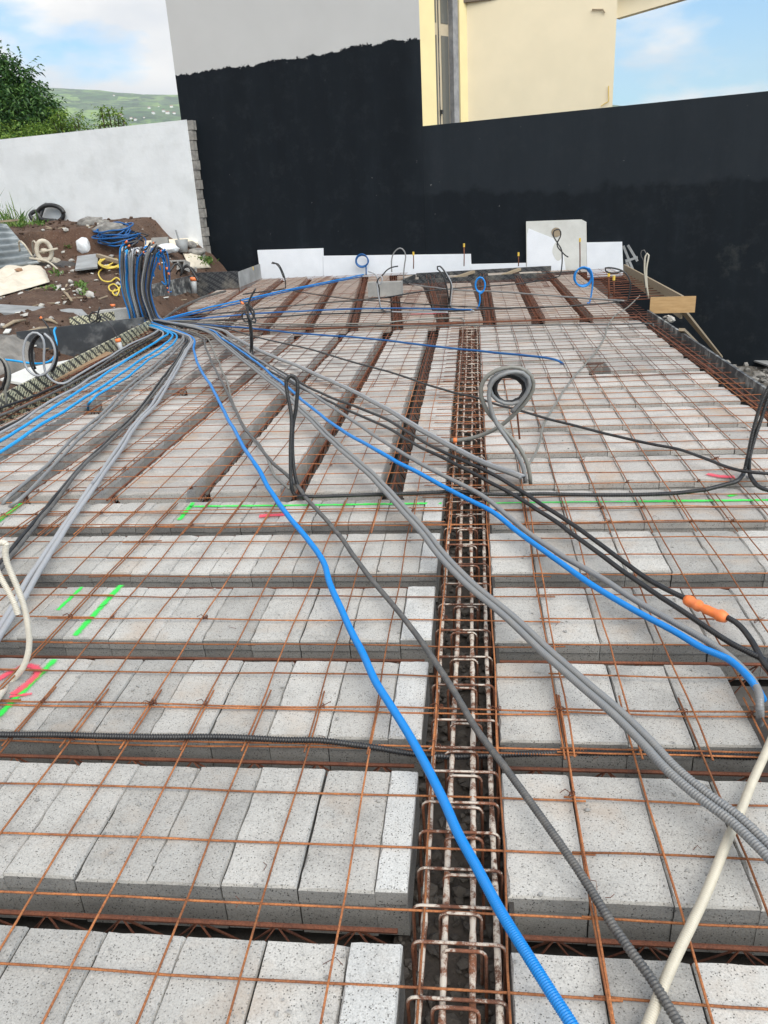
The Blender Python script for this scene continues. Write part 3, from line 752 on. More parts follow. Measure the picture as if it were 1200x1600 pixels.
sheet('dark rusty mesh sheet under the blue coil beside the plank', .8, 2.25, 10.6, 14.4, .043, 'far_rust', dx=.06, dy=.06)
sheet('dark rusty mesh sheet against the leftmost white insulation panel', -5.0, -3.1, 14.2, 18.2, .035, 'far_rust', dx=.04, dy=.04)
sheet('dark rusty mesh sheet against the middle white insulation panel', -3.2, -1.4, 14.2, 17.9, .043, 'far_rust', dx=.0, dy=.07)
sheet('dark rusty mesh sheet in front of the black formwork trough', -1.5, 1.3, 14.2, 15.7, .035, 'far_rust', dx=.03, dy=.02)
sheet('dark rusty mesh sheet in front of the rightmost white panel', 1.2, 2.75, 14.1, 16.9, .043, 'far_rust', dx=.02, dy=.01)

mb = MB(); rt_ = random.Random(23)
for i in range(90):
    kx = rt_.randrange(-14, 10); ky = rt_.choice((4, 5, 5, 13, 14, 14, 3, 8, 16, 18)); x = XW0+.2*kx+rt_.uniform(-.004, .012); y = YW0+.2*ky+rt_.uniform(0, .012)
    if abs(x) > .75*y: continue
    for k in range(2):
        P = [Vector((x+.009*math.cos(a), y+.009*math.sin(a)*(1 if k else -1), .022+.009*math.sin(a*1.5+k))) for a in [j*.7 for j in range(10)]]
        mb.tube(P, .0012, 4)
    a = rt_.uniform(0, 6.3); mb.tube([Vector((x, y, .024)), Vector((x+.02*math.cos(a), y+.02*math.sin(a), .034)), Vector((x+.034*math.cos(a+.5), y+.034*math.sin(a+.5), .03))], .0013, 4)
o = mb.build('tie_wires', M['far_rust'], bayA); o['kind'] = 'stuff'
# loose edge bars along the formwork
def bars(label, segs, r=.006, mat='far_rust'):
    e = empty('edge_bars', segs[0][0], label=label, cat='rebar', group='loose edge bars')
    for pts in segs:
        mb = MB(); P = spline(pts, .15); mb.tube([p-e.location for p in P], r, 6); link('bar', mesh('bar', mb.v, mb.f, M[mat], True), e)
    return e
bars('four rusty bars running along the right formwork board', [[Vector((2.10+.03*i+.01*math.sin(i*3), 4.6, -.0-.06*(i % 2))), Vector((2.12+.03*i, 7.5, .01-.06*(i % 2))), Vector((2.1+.03*i, 11.0, -.0-.06*(i % 2)))] for i in range(4)])
bars('rusty bars lying along the foot of the printed left formwork', [[Vector((-4.08+.06*i, 5.5, .01)), Vector((-4.27+.05*i, 8.2, .02)), Vector((-4.5+.05*i, 10.9, .01))] for i in range(3)])
bars('bundle of rusty bars across the slab where the middle rows end', [[Vector((-4.4, 10.55+.07*i, .02)), Vector((-1, 10.52+.07*i, .035)), Vector((2.1, 10.55+.07*i, .02))] for i in range(2)])
bars('dense rusty bars on the far right slab corner by the board', [[Vector((2.0+.001*i, 12.0+.3*i, .05)), Vector((2.8, 12.0+.3*i, .06))] for i in range(14)])
for i, xx in enumerate(xg[1:]):
    if shearD(xx, 14) < -4.6: continue
    pass
bars('pairs of rusty bars along the far joist gaps', [[Vector((shearD(xx+dx_, 11), 11, .03)), Vector((shearD(xx+dx_, 14), 14, .035)), Vector((shearD(xx+dx_, 17.2-SL*xx), 17.2-SL*xx, .03))] for xx in xg[1:10] for dx_ in (-.045, .0, .045)], .005)

# green and pink spray marks on the block tops
def spray(name, color):
    m, nt, b, N, L = newmat(name); p = position(nt)
    tr_ = N('ShaderNodeBsdfTransparent'); mxs = N('ShaderNodeMixShader')
    uv = N('ShaderNodeTexCoord'); sp = N('ShaderNodeSeparateXYZ'); L(uv.outputs['UV'], sp.inputs[0])
    e = N('ShaderNodeMath'); e.operation = 'PINGPONG'; e.inputs[1].default_value = .5; L(sp.outputs[1], e.inputs[0])
    a = N('ShaderNodeMath'); a.operation = 'MULTIPLY_ADD'; a.inputs[1].default_value = 1.3; L(e.outputs[0], a.inputs[0]); L(noise_node(nt, p, 30, 6, .85), a.inputs[2])
    f = ramp(nt, a.outputs[0], [(.68, G3(0)), (1.08, G3(.88))])
    b.inputs['Base Color'].default_value = (*color, 1); b.inputs['Roughness'].default_value = .8
    L(f, mxs.inputs[0]); L(tr_.outputs[0], mxs.inputs[1]); L(b.outputs[0], mxs.inputs[2]); L(mxs.outputs[0], nt.nodes['Material Output'].inputs[0])
    return m
M['green_spray'] = spray('green_spray_paint', (.03, .78, .08)); M['pink_spray'] = spray('pink_spray_paint', (.86, .09, .14))
def mark(pxs, w_, mat, parent, z=.0055, name='paint_mark'):
    P = [G(px, py, z) for px, py in pxs]; P = spline(P, .05) if len(P) > 2 else [P[0].lerp(P[1], i/20) for i in range(21)]
    vs = []; fs = []; uvs = []; n = len(P)
    for i, p in enumerate(P):
        d = (P[min(i+1, n-1)]-P[max(i-1, 0)]).normalized(); s = Vector((-d.y, d.x, 0))*w_/2
        vs += [p-s, p+s]; uvs += [(i/n, 0), (i/n, 1)]
    fs = [(2*i, 2*i+1, 2*i+3, 2*i+2) for i in range(n-1)]
    me = mesh(name, vs, fs, M[mat]); ul = me.uv_layers.new()
    for lp in me.loops: ul.data[lp.index].uv = uvs[lp.vertex_index]
    return link(name, me, parent)
for pl, wd in (([(280, 812), (302, 785)], .05), ([(296, 791), (480, 789), (690, 786)], .045), ([(-20, 828), (34, 786)], .06), ([(90, 953), (128, 917)], .035), ([(117, 993), (189, 914)], .05), ([(-30, 1145), (86, 1030)], .05)):
    mark(pl, wd, 'green_spray', bayA)
for pl, wd in (([(760, 786), (900, 784), (1000, 783)], .03), ([(1000, 783), (1100, 782), (1215, 781)], .05), ([(1138, 775), (1150, 772)], .05)):
    mark(pl, wd, 'green_spray', bayB)
for pl, wd in (([(405, 806), (448, 803)], .09), ([(-5, 1062), (20, 1048), (45, 1040), (60, 1048), (50, 1062), (20, 1085)], .06), ([(15, 1088), (50, 1084)], .03)):
    mark(pl, wd, 'pink_spray', bayA, .007)
mark([(1105, 740), (1125, 744), (1148, 745)], .09, 'pink_spray', bayB, .007)
mark([(640, 491), (700, 489)], .12, 'pink_spray', bayD, .012)

# ---------------------------------------------------------------- conduits
def corr_step(pitch):
    return lambda p: pitch/4 if (p.x*p.x+p.y*p.y) < 25 else .05
def conduit(label, pts, r, mat, group=None, tape=None, corr=True, name='conduit', ends=None):
    """one corrugated conduit along 3-D points; tape = list of (point index along path 0..1, length) for orange tape"""
    r *= .76
    P = spline(pts, .03); sd_ = len(label)
    P = [p+Vector((nz(p, 1.7, sd_)*.012+nz(p, 5, sd_)*.004, nz(p, 1.7, sd_+9)*.012, abs(nz(p, 2.3, sd_+4))*.008)) for p in P]
    near = corr and any(p.x*p.x+p.y*p.y < 20 for p in P)
    mb = MB()
    if near:
        rib = mat in ('grey', 'dark_grey', 'black', 'light_grey', 'olive'); pitch = .0088 if rib else .0062; lo = .80 if rib else (.83 if mat in ('beige', 'pale') else .89)
        Q = resample(P, corr_step(pitch)); rad = []
        for i, q in enumerate(Q):
            rad.append(r*(1.03, 1.03, lo, lo)[i % 4] if (q.x*q.x+q.y*q.y) < 25 else r*.97)
        mb.tube(Q, r, 10, radii=rad)
    else:
        Q = resample(P, lambda p: .045); mb.tube(Q, r, 7)
    o = mb.build(name, M[mat], smooth=True)
    tag(o, label, 'conduit', group)
    for (t, ln) in (tape or []):
        tot = sum((b-a).length for a, b in zip(P, P[1:])); want0, want1 = t*tot-ln/2, t*tot+ln/2; acc = 0; S = []
        for a, b in zip(P, P[1:]):
            if want0 <= acc <= want1: S.append(a)
            acc += (b-a).length
        if len(S) >= 2:
            m2 = MB(); m2.tube(S, r*1.25, 8, radii=[r*(1.22+.12*math.sin(i*2.3)) for i in range(len(S))]); m2.build('tape_wrap', M['orange'], o, True)
    return o
def fl(px, r, z=.035, jit=.5, seed=0):
    """floor polyline from pixels: (px,py) or (px,py,z)"""
    o = []
    rr = random.Random(seed)
    for p in px:
        zz = p[2] if len(p) > 2 else z+r*.76
        q = G(p[0], p[1], zz); o.append(q)
    return o
def offset(P, d):
    o = []; n = len(P)
    for i, p in enumerate(P):
        t = (P[min(i+1, n-1)]-P[max(i-1, 0)]); s = Vector((-t.y, t.x, 0))
        if s.length < 1e-6: s = Vector((1, 0, 0))
        o.append(p+s.normalized()*d)
    return o
# upright part of the bundle: from loose end, over the top, down to the floor
rB = random.Random(21)
NB = 34; slot = [0]
def hang(i_frac, depth, droop, r):
    """points from the loose end to the floor; i_frac 0..1 left to right across the bundle"""
    bx = lerp(203, 256, i_frac); base = G(bx, 507, .03); Yb = base.y+depth
    tx = lerp(186, 246, i_frac)+rB.uniform(-2, 2); top = V(tx, 402+rB.uniform(-9, 8), Yb)
    mid = V(lerp(190, 237, i_frac)+rB.uniform(-2, 2), 450, Yb+rB.uniform(-.03, .03))
    low = V(lerp(201, 245, i_frac), 488, Yb)
    P = []
    if droop == 0:
        e = top+Vector((rB.uniform(-.15, .1), .22+rB.uniform(0, .1), -.02)); P = [e, top+Vector((0, .12, .05)), top]
    elif droop == 1:
        s = rB.choice((-1, 1)); P = [top+Vector((s*.12, .25, -.28)), top+Vector((s*.1, .24, -.05)), top+Vector((s*.03, .12, .06)), top]
    else:
        P = [top+Vector((.16, -.04, .11+rB.uniform(0, .06))), top+Vector((.08, -.0, .09)), top]
    base.y = Yb; base = Vector((V(bx, 500, Yb).x, Yb, .05))
    return P+[mid, low, base]
GRP = 'conduits fanning out of the hanging bundle'
def bconduit(label, px, r, mat, frac, depth=0, droop=0, z=.035, off=0, tail=None, tape_end=True, layer=0, first=None):
    P = fl(px, r, z+layer)
    if off: P = offset(P, off)
    H = hang(frac, depth, droop, r)
    b = H[-1]; nxt = P[0]
    b.z = P[0].z+.015
    # ease from the upright part to the floor
    mid = b.lerp(nxt, .35); mid.z = P[0].z+.01
    if (nxt-b).length > .25: H.append(mid)
    pts = H+P+(tail or [])
    o = conduit(label, pts, r, mat, GRP, tape=[(.006, .07)] if tape_end else None)
    return o
r1, r2c, r3 = .0155, .0125, .0175
# fan, clockwise from the formwork side
bconduit('black conduit hugging the foot of the printed left formwork', [(245, 515), (190, 545), (120, 588), (60, 616), (0, 638), (-60, 655)], r1, 'black', .02, .1, 0)
bconduit('dark grey conduit second from the printed left formwork', [(248, 517), (195, 548), (125, 592), (66, 622), (0, 650), (-60, 668)], r1, 'dark_grey', .05, .0, 0)
bconduit('light grey conduit ending at the standing coil by the left formwork', [(250, 514), (200, 540), (165, 562), (132, 580), (108, 596), (94, 600)], r1, 'light_grey', .08, .12, 1, tail=[V(80, 593, 7.5), V(71, 580, 7.5), V(69, 560, 7.5), V(70, 540, 7.5), V(66, 526, 7.5), V(54, 520, 7.5), V(42, 530, 7.48), V(37, 552, 7.46), V(42, 575, 7.45), V(56, 587, 7.44), V(70, 585, 7.42), V(82, 572, 7.42), V(87, 552, 7.4), V(82, 533, 7.4), V(70, 522, 7.4)], layer=.01)
bconduit('dark conduit third from the printed left formwork', [(252, 519), (205, 548), (140, 590), (80, 628), (0, 672), (-50, 692)], r1, 'black', .10, .05, 0)
bconduit('pale grey conduit just left of the two long light blue ones', [(255, 520), (240, 536), (200, 560), (150, 586), (120, 605), (80, 626), (30, 660), (-40, 700)], r1, 'light_grey', .13, .0, 0, layer=.01)
bconduit('left of the two long light blue conduits crossing to the left edge', [(262, 520), (250, 530), (205, 558), (160, 588), (110, 620), (60, 652), (0, 690), (-50, 718)], r3, 'sky_blue', .16, .1, 1, layer=.015)
bconduit('right of the two long light blue conduits crossing to the left edge', [(268, 522), (255, 540), (215, 566), (165, 601), (120, 630), (60, 668), (0, 706), (-50, 735)], r3, 'sky_blue', .2, .03, 1, layer=.012)
bconduit('short light blue conduit diving into a gap at left', [(274, 522), (270, 538), (250, 552), (230, 564), (205, 585), (180, 601), (160, 613), (144, 626), (138, 634, .0), (139, 645, -.12)], r1, 'sky_blue', .24, .12, 1, layer=.02)
bconduit('grey conduit diving into a gap near the left edge, left one', [(284, 523), (270, 545), (240, 572), (205, 600), (160, 645), (120, 680), (70, 730), (30, 762), (8, 782, .03), (2, 796, -.05)], r1, 'grey', .27, .0, 0)
bconduit('grey conduit diving into a gap near the left edge, right one', [(286, 525), (273, 549), (246, 574), (212, 602), (166, 648), (126, 684), (76, 735), (40, 772), (20, 788, .03), (10, 797, -.06)], r1, 'grey', .30, .07, 0)
for s, nm in ((-1, 'left'), (1, 'right')):
    bconduit('%s black conduit of the dark pair left of the pale grey pair' % nm, [(291, 528), (286, 545), (270, 572), (250, 600), (210, 650), (170, 690), (125, 732), (70, 800), (20, 862), (-30, 920)], r1, 'dark_grey' if s > 0 else 'black', .34+.03*s, .06+.05*s, 0, off=.0128*s)
for s, nm in ((-1, 'left'), (1, 'right')):
    bconduit('%s pale grey conduit of the pair running to the left edge' % nm, [(298, 527), (290, 550), (276, 575), (262, 600), (240, 632), (214, 662), (172, 722), (130, 782), (95, 835), (62, 884), (20, 955), (-25, 1030)], r3, 'light_grey', .40+.03*s, .03+.06*s, 0, off=.0143*s, layer=.012)
bconduit('bright blue conduit running down the middle to the bottom edge', [(300, 527), (302, 548), (312, 575), (330, 604), (344, 630), (356, 655), (372, 682), (398, 726), (438, 790), (470, 830), (500, 873), (515, 912), (545, 980), (580, 1052), (612, 1104), (650, 1165), (690, 1240), (716, 1300), (745, 1352), (790, 1434), (850, 1535), (892, 1600), (925, 1655)], .0178, 'blue', .46, .11, 1, layer=.02)
bconduit('dark grey conduit meeting the blue one, then running to the bottom', [(312, 526), (322, 545), (338, 580), (352, 606), (368, 645), (395, 685), (425, 720), (458, 752), (480, 780), (515, 822), (540, 850), (598, 928), (650, 992), (700, 1066), (760, 1162), (832, 1262), (900, 1360), (960, 1450), (1020, 1532), (1062, 1600), (1095, 1650)], .0148, 'dark_grey', .50, .0, 0, layer=.005)
bconduit('grey conduit curling up to the black standing loop', [(318, 525), (335, 552), (352, 590), (368, 640), (392, 684), (415, 712), (424, 735), (432, 748), (452, 764)], r2c, 'olive', .53, .08, 0)
for s, nm in ((-1, 'upper'), (1, 'lower')):
    bconduit('%s conduit of the thick corrugated grey pair running to the right edge' % nm, [(322, 517), (350, 538), (400, 578), (440, 610), (470, 640), (500, 670), (550, 716), (600, 762), (650, 818), (690, 866), (740, 918), (800, 972), (850, 1018), (905, 1066), (960, 1112), (1010, 1160), (1050, 1203), (1100, 1245), (1150, 1282), (1200, 1328), (1240, 1370)], .0172, 'grey', .56+.03*s, .1+.04*s, 0, off=-.0142*s, layer=.05)
bconduit('blue conduit running diagonally to the bent group at right edge', [(326, 515), (350, 531), (382, 552), (420, 582), (440, 598), (500, 648), (550, 682), (600, 710), (650, 737), (700, 765), (735, 783), (770, 801), (815, 835), (852, 862), (900, 898), (950, 930), (1000, 958), (1052, 986), (1100, 1014), (1135, 1030), (1160, 1052), (1180, 1076), (1192, 1095, .0)], .0165, 'blue', .62, .12, 1, layer=.03)
bconduit('upper black conduit with the orange taped splice at right', [(336, 520), (362, 538), (396, 560), (440, 583), (490, 610), (545, 634), (600, 655), (660, 692), (732, 726), (800, 763), (850, 793), (905, 830), (960, 872), (1010, 908), (1070, 940), (1128, 966), (1150, 980), (1168, 1003), (1180, 1028), (1196, 1050), (1225, 1075)], .0145, 'black', .65, .0, 0, layer=.02, off=.014)
P = fl([(1068, 938), (1085, 947), (1106, 957), (1132, 968)], .0145, .055); P = spline(offset(P, .014), .012)
mb = MB(); mb.tube(P, .02, 9, radii=[.0205+.0028*math.sin(i*1.7)+.0025*math.sin(i*.6)+.0022*math.sin(i*3.9) for i in range(len(P))])
tag(mb.build('tape_splice', M['orange'], smooth=True), 'crumpled orange tape wrapped round a black conduit joint at right', 'tape')
bconduit('lower black conduit running beside the one with the orange splice', [(334, 522), (360, 541), (394, 564), (440, 590), (490, 616), (545, 642), (600, 666), (655, 698), (730, 735), (800, 772), (850, 803), (905, 842), (960, 885), (1000, 912), (1060, 950), (1110, 985), (1150, 1010), (1200, 1035), (1240, 1058)], .0145, 'black', .68, .07, 0, layer=.02)
for s, nm in ((-1, 'upper'), (1, 'lower')):
    bconduit('%s grey conduit of the pair ending at the tall grey looped riser' % nm, [(340, 514), (368, 529), (410, 550), (470, 575), (540, 606), (600, 637), (650, 666), (720, 706), (765, 727), (800, 739), (818, 746)], .0155, 'light_grey' if s < 0 else 'grey', .71+.02*s, .1+.05*s, 0, off=-.0133*s, layer=.01)
bconduit('grey corrugated conduit bending down at the right edge beside the blue', [(330, 516), (360, 533), (410, 566), (462, 598), (520, 636), (600, 690), (665, 728), (750, 774), (800, 812), (830, 836), (870, 862), (910, 886), (945, 907), (980, 931), (1040, 966), (1090, 993), (1130, 1018), (1165, 1050), (1185, 1078), (1190, 1105), (1188, 1130, -.03)], .0168, 'grey', .76, .03, 0, layer=.03)
bconduit('thin black conduit running through the grey loops to the right edge', [(345, 512), (398, 526), (440, 536), (482, 546), (570, 571), (640, 592), (700, 611), (745, 622), (775, 632), (810, 641), (860, 656), (930, 674), (1000, 690), (1060, 702), (1100, 716), (1140, 731), (1170, 738), (1215, 742)], r2c, 'black', .79, .1, 0, layer=.02)
bconduit('blue conduit crossing the cage and diving beside the grey loops', [(335, 509), (400, 514), (465, 521), (584, 530), (675, 541), (780, 552), (833, 557), (862, 561), (876, 566, .03), (890, 579, -.1)], r1, 'deep_blue', .82, .0, 1, layer=.01)
bconduit('dark conduit lying across the slab where the far bay begins', [(325, 506), (405, 509), (500, 510), (605, 509), (700, 509), (780, 509), (860, 508), (943, 507), (1013, 506), (1022, 510)], r2c, 'dark_grey', .84, .09, 0)
bconduit('short grey conduit ending with a small hook at the cage end', [(330, 503), (420, 506), (500, 507), (587, 505), (657, 499), (710, 497), (722, 498), (726, 503)], r2c, 'olive', .86, .04, 0, layer=.02)
bconduit('black conduit along the far bay leading to the hooked riser at right', [(300, 503), (400, 497), (500, 491), (600, 488), (700, 486), (760, 483), (850, 480), (907, 477), (975, 471)], r1, 'black', .88, .13, 0, tail=[V(981, 468, 11.9), V(985, 445, 11.9), V(977, 427, 11.9), V(962, 420, 11.9), V(946, 419, 11.9), V(948, 425, 11.9), V(960, 427, 11.9), V(971, 424, 11.9)], tape_end=False)
bconduit('blue conduit under the black one, leading to the small blue loop', [(297, 499), (345, 495), (400, 490), (460, 487), (520, 484), (600, 482), (680, 483), (735, 484)], r1, 'deep_blue', .9, .05, 1, layer=.02)
bconduit('black conduit leading to the looped riser before the tall white panel', [(290, 497), (360, 488), (430, 480), (500, 474), (587, 467), (657, 456), (720, 450), (780, 446), (830, 441), (865, 434)], r1, 'black', .92, .0, 0, tail=[V(876, 428, 15.6), V(878, 395, 15.6), V(871, 380, 15.6), V(864, 368, 15.6), V(866, 360, 15.6), V(874, 359, 15.6), V(876, 368, 15.6), V(870, 383, 15.6), V(881, 397, 15.6), V(888, 402, 15.6)], tape_end=False)
bconduit('blue conduit slanting across the far bay to the blue coil', [(275, 494), (330, 480), (383, 468), (440, 455), (520, 439), (568, 429)], r3, 'blue', .94, .1, 2, layer=.02)
bconduit('second blue conduit slanting across the far bay beside the first', [(278, 496), (335, 483), (386, 471), (442, 457), (522, 441), (566, 432)], r1, 'deep_blue', .96, .04, 2, layer=.015)
bconduit('thick dark conduit slanting up behind the bundle to the left formwork', [(258, 497), (283, 480), (320, 464), (352, 455)], .028, 'dark_grey', .98, .14, 0, tape_end=False)
# extra lengths hanging in the bundle only
for i, (fr, dp, dr, mt, lb) in enumerate(((.0, -.06, 2, 'blue', 'outermost left blue conduit of the hanging bundle'), (.07, -.07, 2, 'dark_grey', 'dark grey front conduit at the left side of the hanging bundle'),
        (.18, -.06, 0, 'deep_blue', 'deep blue conduit at the left front of the hanging bundle'), (.29, -.07, 0, 'grey', 'grey front conduit left of middle in the hanging bundle'), (.38, -.06, 0, 'black', 'black front conduit left of the middle one of the hanging bundle'),
        (.48, -.07, 2, 'deep_blue', 'deep blue front conduit in the middle of the hanging bundle'), (.58, -.06, 2, 'black', 'black front conduit right of middle in the hanging bundle'), (.7, -.07, 2, 'grey', 'grey front conduit at the right of the hanging bundle'), (.8, -.06, 2, 'black', 'black front conduit at the right of the hanging bundle'))):
    H = hang(fr, dp, dr, r1); b = H[-1]; H.append(b+Vector((.05+.25*fr, -.12, .02))); H.append(b+Vector((.1+.6*fr, -.35-.3*fr, .01)))
    conduit(lb, H, r1, mt, GRP, tape=[(.02, .07)])
for i, (x0, mt, lb) in enumerate(((254, 'blue', 'blue loose end drooping right of the hanging bundle'), (258, 'black', 'black loose end drooping right of the hanging bundle'), (262, 'deep_blue', 'outermost deep blue loose end drooping right of the bundle'))):
    Y = 12.0+.08*i; pts = [V(246, 402, Y), V(x0-4, 398-i*3, Y), V(x0+1, 410, Y), V(x0+2, 430+4*i, Y), V(x0+6-3*i, 446+5*i, Y), V(x0-2+4*i, 440+8*i, Y)]
    conduit(lb, pts, r1, mt, 'loose conduit ends beside the bundle', tape=[(.96, .08)])
# riders: standing coils, loops and hooks
def circ(cx, cy, rx, ry, a0, turns, Y, drift=0, n=14, dy=.02):
    o = []
    for i in range(int(n*turns)+1):
        a = RAD(a0)+2*math.pi*i/n; k = i/n
        p = V(cx+drift*k+(rx-drift*.3*k)*math.cos(a), cy-(ry-1.0*k)*math.sin(a), Y+dy*k); o.append(p)
    return o
Y = G(90, 600).y
conduit('black conduit coiled with the light grey one by the left formwork', [V(100, 602, Y), V(84, 596, Y), V(76, 580, Y)]+circ(65, 555, 22, 34, -60, 1.8, Y+.03, 3), .0155, 'black', 'standing coils')
conduit('grey-green conduit coil standing at the left edge of the photo', [V(6, 640, 6.7), V(10, 625, 6.7)]+circ(-10, 588, 24, 34, -40, 2.6, 6.7, 1.5), .016, 'olive', 'standing coils')
conduit('black conduit coil standing at the left edge of the photo', [V(2, 645, 6.75), V(8, 615, 6.75)]+circ(-11, 584, 21, 30, -40, 2.2, 6.75, 2), .016, 'black', 'standing coils')
Y = G(460, 775).y
conduit('black conduit standing in a tall narrow loop left of the cage', fl([(1100, 766), (1050, 771), (990, 773), (900, 773), (850, 772), (800, 773), (740, 771), (715, 767), (690, 769), (640, 771), (560, 774), (500, 777)], .0155, .04)+[G(475, 777, .05), V(461, 774, Y), V(456, 755, Y), V(455, 700, Y), V(456, 650, Y), V(449, 615, Y), V(447, 596, Y), V(454, 588, Y), V(462, 592, Y), V(465, 605, Y), V(463, 640, Y+.02), V(458, 670, Y+.03), V(459, 720, Y+.03), V(464, 752, Y+.03), V(472, 772, Y+.05)], .0155, 'black')
Y = G(828, 752).y
conduit('outer grey conduit of the tall standing loop right of the cage', [V(828, 756, Y), V(826, 740, Y), V(820, 718, Y), V(806, 695, Y), V(782, 668, Y), V(762, 645, Y), V(752, 620, Y), V(753, 600, Y), V(766, 585, Y), V(785, 577, Y), V(808, 575, Y), V(826, 584, Y+.02), V(833, 600, Y+.04), V(828, 618, Y+.05), V(812, 638, Y+.06), V(796, 654, Y+.08), V(776, 670, Y+.1), V(745, 683, Y+.12), V(715, 688, Y+.14), V(706, 688, Y+.14)], .0165, 'olive', 'conduits of the grey standing loop', tape=[(.985, .06)])
conduit('inner grey conduit of the tall standing loop right of the cage', [V(820, 754, Y-.03), V(818, 738, Y-.03), V(810, 716, Y-.03), V(794, 690, Y-.03), V(775, 662, Y-.03), V(766, 635, Y-.03), V(764, 610, Y-.03), V(772, 594, Y-.03), V(790, 584, Y-.03), V(812, 582, Y-.01), V(825, 592, Y+.01), V(826, 608, Y+.02), V(816, 624, Y+.03), V(806, 636, Y+.04), V(798, 645, Y+.05)], .0165, 'grey', 'conduits of the grey standing loop')
conduit('second grey turn tucked inside the tall grey standing loop', circ(796, 606, 31, 26, 130, 1.25, Y+.03, -1.0), .0155, 'grey', 'conduits of the grey standing loop')
conduit('black conduit coiled inside the tall grey standing loop', circ(799, 608, 25, 23, 100, 3.2, Y+.05, -2.2), .0145, 'black', 'conduits of the grey standing loop')
mb = MB(); mb.tube([V(812, 686, Y+.15), V(809, 655, Y+.15), V(806, 622, Y+.15)], .006, 6)
tag(mb.build('rebar_pin', M['far_rust']), 'single rusty upright rod behind the grey standing loop', 'rebar')
Y = G(1165, 745).y
conduit('left black conduit rising out of frame at the right edge', fl([(1100, 766), (1135, 757), (1150, 752)], .0155, .04)+[V(1162, 738, Y), V(1168, 715, Y), V(1174, 685, Y), V(1184, 650, Y), V(1196, 618, Y), V(1212, 590, Y), V(1226, 570, Y)], .0155, 'black')
conduit('right black conduit rising out of frame at the right edge', fl([(1250, 778), (1215, 770), (1195, 766), (1180, 757)], .0155, .04)+[V(1172, 740, Y), V(1172, 715, Y), V(1180, 685, Y), V(1192, 650, Y), V(1204, 618, Y), V(1220, 590, Y)], .0155, 'black')
Y = G(20, 1066).y
conduit('pale bent conduit with an orange end rising at the left edge', [G(-60, 1150, .05), G(-10, 1098, .05), V(14, 1070, Y), V(36, 1045, Y), V(46, 1015, Y), V(46, 985, Y), V(40, 950, Y), V(28, 915, Y), V(14, 882, Y), V(10, 864, Y), V(11, 852, Y), V(4, 849, Y), V(-8, 854, Y), V(-10, 868, Y), V(-3, 890, Y), V(12, 918, Y-.01), V(24, 942, Y-.02), V(30, 960, Y-.02)], .0145, 'pale', tape=[(.985, .05)])
Y = G(393, 557).y
conduit('left black conduit of the knotted riser with orange end', [G(380, 560, .03), V(391, 556, Y), V(392, 530, Y), V(390, 508, Y), V(386, 492, Y), V(380, 488, Y), V(378, 496, Y), V(384, 503, Y), V(394, 500, Y+.02), V(398, 490, Y+.03), V(392, 480, Y+.03), V(384, 474, Y+.01), V(379, 474, Y), V(375, 468, Y)], .014, 'black', 'knotted riser', tape=[(.97, .06)])
conduit('right black conduit of the knotted riser with orange end', [G(400, 561, .03), V(395, 556, Y), V(395, 530, Y), V(393, 508, Y), V(389, 494, Y), V(385, 480, Y), V(384, 475, Y+.03), V(390, 484, Y+.05), V(398, 497, Y+.04), V(400, 502, Y), V(396, 505, Y-.03), V(388, 494, Y-.03), V(388, 474, Y), V(393, 462, Y), V(399, 451, Y)], .014, 'black', 'knotted riser', tape=[(.985, .05)])
Y = G(445, 452).y
conduit('black hooked conduit riser near the left white panel', fl([(380, 460), (416, 455), (440, 452)], .0125, .05)+[V(446, 450, Y), V(445, 435, Y), V(440, 421, Y), V(434, 412, Y), V(426, 412, Y), V(424, 410, Y), V(430, 411, Y), V(437, 419, Y), V(443, 434, Y)], .016, 'black')
conduit('thin black conduit crossing the far bay under the blue ones', fl([(448, 453), (500, 461), (545, 467), (600, 471), (650, 475), (720, 479), (800, 482)], .0125, .04), .0125, 'black')
Y = G(570, 430).y
conduit('blue conduit coil standing against the middle white panel', [V(572, 430, Y), V(572, 414, Y)]+circ(565, 408, 10, 11, -20, 3.2, Y, .4, dy=.01), .019, 'deep_blue')
Y = G(593, 485).y
conduit('grey conduit of the twisted riser behind the loose block', fl([(700, 488), (650, 488), (610, 487)], .0125, .04)+[V(597, 484, Y), V(593, 470, Y), V(590, 452, Y), V(589, 440, Y), V(594, 431, Y), V(597, 436, Y), V(593, 446, Y), V(590, 436, Y), V(586, 428, Y), V(575, 424, Y)], .014, 'light_grey', 'twisted riser')
conduit('black conduit of the twisted riser behind the loose block', [G(600, 486, .05), V(594, 480, Y+.03), V(592, 462, Y+.03), V(592, 448, Y+.03), V(588, 442, Y-.02), V(592, 434, Y-.02), V(597, 431, Y), V(604, 423, Y), V(612, 418, Y), V(622, 416, Y)], .013, 'black', 'twisted riser')
Y = G(632, 442).y
conduit('grey conduit arching high before the black formwork trough', fl([(975, 470), (870, 463), (780, 456), (710, 453), (660, 447)], .0145, .06)+[V(638, 443, Y), V(631, 436, Y), V(632, 415, Y), V(634, 400, Y), V(630, 390, Y), V(623, 388, Y), V(615, 396, Y), V(612, 408, Y), V(612, 425, Y)], .0165, 'grey')
Y = G(702, 483).y
conduit('black and grey riser bent double near the cage end', [G(685, 486, .05), V(699, 481, Y), V(700, 462, Y), V(696, 440, Y), V(690, 426, Y), V(683, 420, Y), V(686, 415, Y), V(693, 421, Y), V(700, 434, Y), V(705, 445, Y), V(703, 465, Y), V(702, 480, Y), G(720, 485, .05)], .0155, 'black')
conduit('grey conduit beside the black bent-double riser', [G(740, 486, .05), V(707, 482, Y+.03), V(704, 465, Y+.03), V(706, 447, Y+.03), V(701, 433, Y+.03), V(694, 422, Y+.03)], .0145, 'light_grey')
Y = G(748, 483).y
